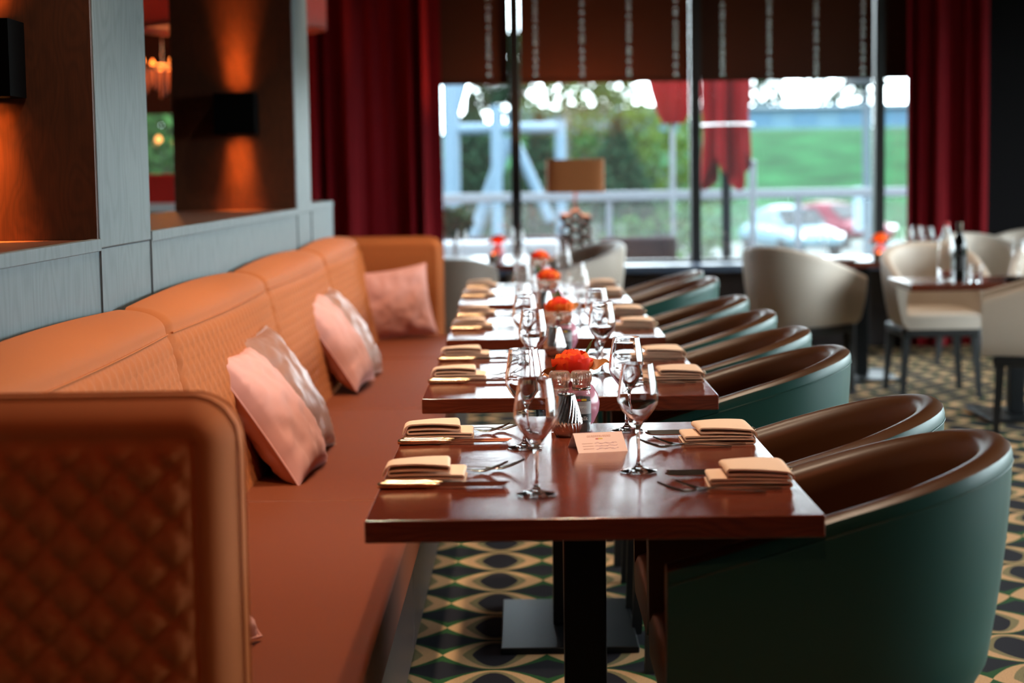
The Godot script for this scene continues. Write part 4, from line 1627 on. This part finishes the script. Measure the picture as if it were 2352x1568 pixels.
func build_outside() -> void:
	var G := -1.2
	var lawn := omat(Color(0.075, 0.225, 0.125), 0.95, 0.0, 0.1)
	var nz := noise(77, 0.02, 4)
	lawn.albedo_texture = img(256, 256, func(x: int, y: int) -> Color:
		var q := 0.78 + 0.5 * seam(nz, x, y, 256, 256)
		return Color(q, q, q * 0.95))
	# ground with the grassy bank rising behind
	var prof := [[-17.6, G], [-44.0, G], [-62.0, G], [-68.0, G + 0.1], [-76.0, G + 0.9], [-86.0, G + 2.6], [-96.0, G + 4.4], [-101.0, G + 4.8], [-130.0, G + 4.8]]
	var rows := []
	for q in prof:
		var row := []
		for j in 13:
			var x := -70.0 + 12.0 * j
			row.append(Vector3(x, q[1], q[0]))
		rows.append(row)
	var g := MB.new()
	g.grid(rows, false, false, true, 7.2, 6.0)
	var gl := part("lawn", g, lawn, self)
	gl.set_meta("kind", "structure")
	var g2 := MB.new()
	g2.quad(Vector3(6.7, G, 20), Vector3(80, G, 20), Vector3(80, G, -17.6), Vector3(6.7, G, -17.6), Vector3.UP)
	part("lawn", g2, lawn, self).set_meta("kind", "structure")
	part("parking_lot", bb(2.0, 40.0, G, G + 0.03, -40.0, -66.0, 0.01), omat(Color(0.310, 0.323, 0.323), 0.9), self).set_meta("kind", "structure")
	part("terrace_floor", bb(-7.0, 6.4, -0.35, -0.05, -13.8, -17.5, 0.01), omat(Color(0.232, 0.232, 0.232), 0.8), self).set_meta("kind", "structure")
	var wm := omat(Color(0.374, 0.388, 0.413), 0.45)
	# terrace railing
	var rl := thing("railing", "white terrace railing outside the big window", "railing", Vector3(0, 0, -17.2))
	part("handrail", bb(-6.5, 6.3, 1.05, 1.14, 0.04, -0.04, 0.01), wm, rl)
	for k in 8:
		part("post", bb(-6.3 + 1.77 * k, -6.24 + 1.77 * k, -0.05, 1.05, 0.025, -0.025), wm, rl)
	for k in 7:
		part("glass_panel", bb(-6.22 + 1.77 * k, -4.55 + 1.77 * k, 0.05, 1.03, 0.006, -0.006, 0.001), M.pane, rl)
	# closed red parasol
	var cloth := omat(Color(0.355, 0.020, 0.038), 0.7)
	cloth.backlight_enabled = true
	cloth.backlight = Color(0.10, 0.008, 0.01)
	var pz := thing("parasol", "closed red parasol on a dark pole beyond the window", "parasol", Vector3(1.72, -0.05, -15.5))
	var pole := MB.new()
	pole.tube([Vector3(0, 0, 0), Vector3(0, 3.0, 0)], 0.042, 14)
	part("pole", pole, omat(Color(0.032, 0.045, 0.065), 0.4), pz)
	part("base", turned([Vector2(0, 0), Vector2(0.35, 0), Vector2(0.33, 0.06), Vector2(0.06, 0.1), Vector2(0, 0.1)], 28), M.blacksteel, pz)
	var folds := MB.new()
	rows = []
	for i in 14:
		var v := i / 13.0
		var row := []
		for j in 96:
			var a := TAU * j / 96
			var lobe := 0.5 + 0.5 * cos(a * 6.0 + 0.8)
			var y0 := 1.42 + 0.16 * sin(a * 3.0 + 1.0) - 0.10 * lobe
			var r := lerpf(0.075, 0.235, pow(lobe, 0.7)) * lerpf(0.92, 1.0, v) * (1.0 - 0.5 * pow(v, 4.0)) * (1.0 - 0.12 * exp(-pow((v - 0.28) * 9.0, 2.0)))
			row.append(Vector3(r * cos(a), lerpf(y0, 2.9, v), r * sin(a)))
		rows.append(row)
	folds.grid(rows, true)
	part("folded_canopy", folds, cloth, pz)
	var strap := MB.new()
	strap.torus(Vector3(0, 1.75, 0), 0.225, 0.008, Basis(Vector3.RIGHT, PI / 2), 28, 6)
	part("strap", strap, M.white, pz)
	var p2 := thing("parasol", "end of a second red parasol hanging left of the closed one", "parasol", Vector3(1.36, -0.05, -16.6))
	var fl := MB.new()
	rows = []
	for i in 12:
		var v := i / 11.0
		var row := []
		for j in 72:
			var a := TAU * j / 72
			var lobe := 0.5 + 0.5 * cos(a * 5.0)
			var r := lerpf(0.20, 0.30, lobe) * pow(sin(minf(1.0, v * 1.4 + 0.12) * PI / 2), 0.6)
			row.append(Vector3(r * cos(a), lerpf(1.80, 3.1, v), r * sin(a) * 0.8))
		rows.append(row)
	fl.grid(rows, true)
	part("folded_canopy", fl, cloth, p2)
	var po2 := MB.new()
	po2.tube([Vector3(0, 0, 0), Vector3(0, 3.2, 0)], 0.02, 10)
	part("pole", po2, wm, p2)
	part("base", turned([Vector2(0, 0), Vector2(0.3, 0), Vector2(0.28, 0.06), Vector2(0.04, 0.09), Vector2(0, 0.09)], 24), M.blacksteel, p2)
	# posts and lamp post
	var q1 := thing("flagpole", "thin pale pole right of the red parasol", "pole", Vector3(2.03, -0.05, -16.2))
	var qm := MB.new()
	qm.tube([Vector3.ZERO, Vector3(0, 1.42, 0)], 0.03, 12)
	part("pole", qm, wm, q1)
	part("cap", turned([Vector2(0, 1.42), Vector2(0.034, 1.42), Vector2(0.034, 1.45), Vector2(0, 1.46)], 16), wm, q1)
	var lp := thing("lamp_post", "grey street lamp post on the lawn outside", "lamp post", Vector3(5.65, G, -30.0))
	var lpm := MB.new()
	lpm.tube([Vector3.ZERO, Vector3(-0.05, 4.0, 0)], [0.08, 0.055], 12)
	part("pole", lpm, omat(Color(0.226, 0.258, 0.290), 0.5), lp)
	part("hood", turned_at([Vector2(0, 4.25), Vector2(0.05, 4.24), Vector2(0.42, 4.02), Vector2(0.4, 3.98), Vector2(0, 4.05)], Vector3(-0.05, -0.12, 0), 24), omat(Color(0.077, 0.091, 0.103), 0.5), lp)
	var sg := thing("sign_box", "pale upright box below the street lamp post", "sign", Vector3(5.9, G + 0.28, -31.5))
	part("panel", box(Vector3(0, 1.55, 0), Vector3(0.42, 0.75, 0.2), 0.02), omat(Color(0.400, 0.464, 0.504), 0.5), sg)
	part("post", box(Vector3(0, 0.46, 0), Vector3(0.12, 1.48, 0.1), 0.01), wm, sg)
	# steel frame on the left
	var st := thing("steel_frame", "pale blue steel frame with sloping struts left of the lamp", "frame", Vector3(0, G, -24.0))
	var sm := omat(Color(0.271, 0.335, 0.388), 0.4)
	var bars := [["post", Vector3(-0.92, 0, 0), Vector3(-0.92, 5.5, 0), 0.11], ["post", Vector3(-0.33, 0, 0.3), Vector3(-0.33, 3.4, 0.3), 0.07], ["post", Vector3(0.5, 0, 0), Vector3(0.5, 3.2, 0), 0.07], ["beam", Vector3(-0.92, 3.11, 0), Vector3(0.52, 3.11, 0), 0.075], ["strut", Vector3(-0.17, 3.0, 0), Vector3(-0.95, 0.9, 0), 0.085], ["strut", Vector3(-0.10, 2.95, 0), Vector3(0.36, 1.9, 0), 0.07], ["strut", Vector3(-0.9, 3.3, 0), Vector3(-0.45, 4.9, 0), 0.09]]
	for q in bars:
		var bmsh := MB.new()
		bmsh.tube([q[1], q[2]], q[3], 12)
		part(q[0], bmsh, sm, st)
	# rattan sofas on the terrace
	var rat := omat(Color(0.194, 0.155, 0.168), 0.7)
	var cushion := omat(Color(0.55, 0.56, 0.58), 0.8)
	var ratt := tri_tex(rat, null, 5.0, 0.3, M.weave)
	for q in [[-0.25, 1.35, "wicker lounge sofa outside, left of the lamp base"], [0.92, 0.62, "wicker lounge sofa outside, right of the lamp base"]]:
		var w: float = q[1]
		var so := thing("outdoor_sofa", q[2], "sofa", Vector3(q[0], -0.05, -15.0), PI if q[0] < 0.0 else 0.0)
		part("backrest", box(Vector3(0, 0.55, 0.32), Vector3(w, 0.6, 0.09), 0.03, 2), ratt, so)
		part("seat_base", box(Vector3(0, 0.2, -0.05), Vector3(w, 0.3, 0.7), 0.02, 2), ratt, so)
		for s in [-1, 1]:
			part("armrest", box(Vector3(s * (w / 2 - 0.05), 0.42, -0.05), Vector3(0.1, 0.28, 0.66), 0.03, 2), ratt, so)
		part("seat_cushion", box(Vector3(0, 0.42, -0.05), Vector3(w - 0.22, 0.13, 0.6), 0.04, 3), cushion, so)
		part("back_cushion", box(Vector3(0, 0.64, 0.2), Vector3(w - 0.24, 0.36, 0.12), 0.05, 3), cushion, so)
	# clipped ball in a pot
	var tp := thing("potted_topiary", "clipped round bush in a pale pot outside the left pane", "plant", Vector3(-0.54, -0.05, -14.5))
	part("pot", turned([Vector2(0, 0), Vector2(0.11, 0), Vector2(0.15, 0.7), Vector2(0.135, 0.7), Vector2(0.13, 0.62), Vector2(0, 0.62)], 28), omat(Color(0.290, 0.323, 0.355), 0.5), tp)
	part("stem", turned([Vector2(0, 0.6), Vector2(0.015, 0.6), Vector2(0.015, 0.92), Vector2(0, 0.92)], 10), M.coral, tp)
	var tf := MB.new()
	leafy(tf, Vector3(0, 0.99, 0), Vector3(0.15, 0.13, 0.15), 900, 0.03)
	var green1 := omat(Color(0.084, 0.174, 0.071), 0.7)
	part("foliage", tf, green1, tp).set_meta("kind", "stuff")
	# trees
	var birch := omat(Color(0.323, 0.335, 0.323), 0.7)
	var bark := omat(Color(0.129, 0.096, 0.071), 0.9)
	var la := omat(Color(0.103, 0.199, 0.077), 0.7)
	var lb := omat(Color(0.174, 0.239, 0.065), 0.7)
	var lc := omat(Color(0.052, 0.123, 0.077), 0.8)
	for m in [la, lb, lc]:
		m.backlight_enabled = true
		m.backlight = Color(0.07, 0.1, 0.035)
	tree("slender birch with a white trunk behind the lamp shade", Vector3(2.9, G, -66.0), 8.0, 1.75, lb, 1400, 0.17, birch)
	tree("leafy birch just right of the table lamp", Vector3(1.6, G, -64.0), 7.6, 1.85, la, 1600, 0.17, birch)
	tree("yellow-green young tree left of the middle mullion", Vector3(5.2, G, -65.0), 5.0, 2.0, lb, 1600, 0.17, birch)
	tree("green bushy tree low behind the railing", Vector3(1.75, G, -23.0), 2.0, 0.75, la, 2400, 0.06, bark)
	tree("dark conifer behind the pale steel frame", Vector3(-1.3, G, -48.0), 4.3, 1.9, lc, 3600, 0.16, bark, true)
	tree("dark conifer behind the frame's sloping strut", Vector3(0.5, G, -52.0), 3.9, 1.9, lc, 3600, 0.16, bark, true)
	tree("dark conifer farther right behind the birches", Vector3(3.0, G, -58.0), 3.9, 2.3, lc, 3600, 0.18, bark, true)
	tree("round tree on the skyline above the steel beam", Vector3(-1.2, G + 4.8, -123.0), 7.0, 2.2, lc, 2200, 0.3, bark)
	tree("bare-topped tree on the skyline right of the parasol", Vector3(16.5, G + 4.8, -125.0), 5.0, 1.5, lc, 700, 0.25, bark)
	tree("thin skyline tree behind the street lamp", Vector3(21.5, G + 4.8, -125.0), 6.5, 2.6, lc, 900, 0.28, bark)
	tree("tall skyline tree left of the parasol", Vector3(6.5, G + 4.8, -126.0), 4.2, 1.4, lc, 700, 0.25, bark)
	tree("large tree outside the window behind the partition", Vector3(-5.5, G, -26.0), 6.6, 2.6, la, 6500, 0.12, bark)
	tree("second large tree outside the window behind the partition", Vector3(-4.9, G, -34.0), 7.5, 2.8, lc, 6500, 0.14, bark)
	var hd := thing("hedge", "low green shrubs below the middle mullion outside", "hedge", Vector3(1.5, G, -19.2))
	var hm := MB.new()
	for k in 12:
		leafy(hm, Vector3(-1.0 + 0.19 * k, 0.95 + 0.2 * sin(k * 2.3), 0), Vector3(0.24, 0.6, 0.35), 260, 0.05)
	part("foliage", hm, omat(Color(0.129, 0.232, 0.077), 0.7), hd).set_meta("kind", "stuff")
	var hs := MB.new()
	for k in 12:
		hs.tube([Vector3(-1.0 + 0.19 * k, 0, 0), Vector3(-1.0 + 0.19 * k, 0.9, 0)], 0.012, 5)
	part("stems", hs, bark, hd)
	# building on the bank
	var bd := thing("building", "long pale blue building on top of the grassy bank", "building", Vector3(16.0, G + 4.8, -116.0))
	part("wall", box(Vector3(0, 0.75, 0), Vector3(34.0, 1.5, 6.0), 0.05), omat(Color(0.232, 0.323, 0.374), 0.6), bd)
	part("roof", box(Vector3(0, 1.6, 0), Vector3(35.0, 0.22, 7.0), 0.05), omat(Color(0.323, 0.374, 0.407), 0.5), bd)
	for k in 12:
		part("window", box(Vector3(-15.4 + 2.8 * k, 0.85, 3.0), Vector3(1.5, 0.7, 0.12), 0.02), omat(Color(0.194, 0.290, 0.355), 0.1), bd)
	car("pale blue car parked outside, nearest the window", Vector3(7.75, G + 0.03, -53.0), -PI / 2 + 0.25, omat(Color(0.271, 0.361, 0.400), 0.25))
	car("dark pink car parked behind the pale blue one", Vector3(10.1, G + 0.03, -59.0), -PI / 2 + 0.5, omat(Color(0.271, 0.038, 0.103), 0.3))
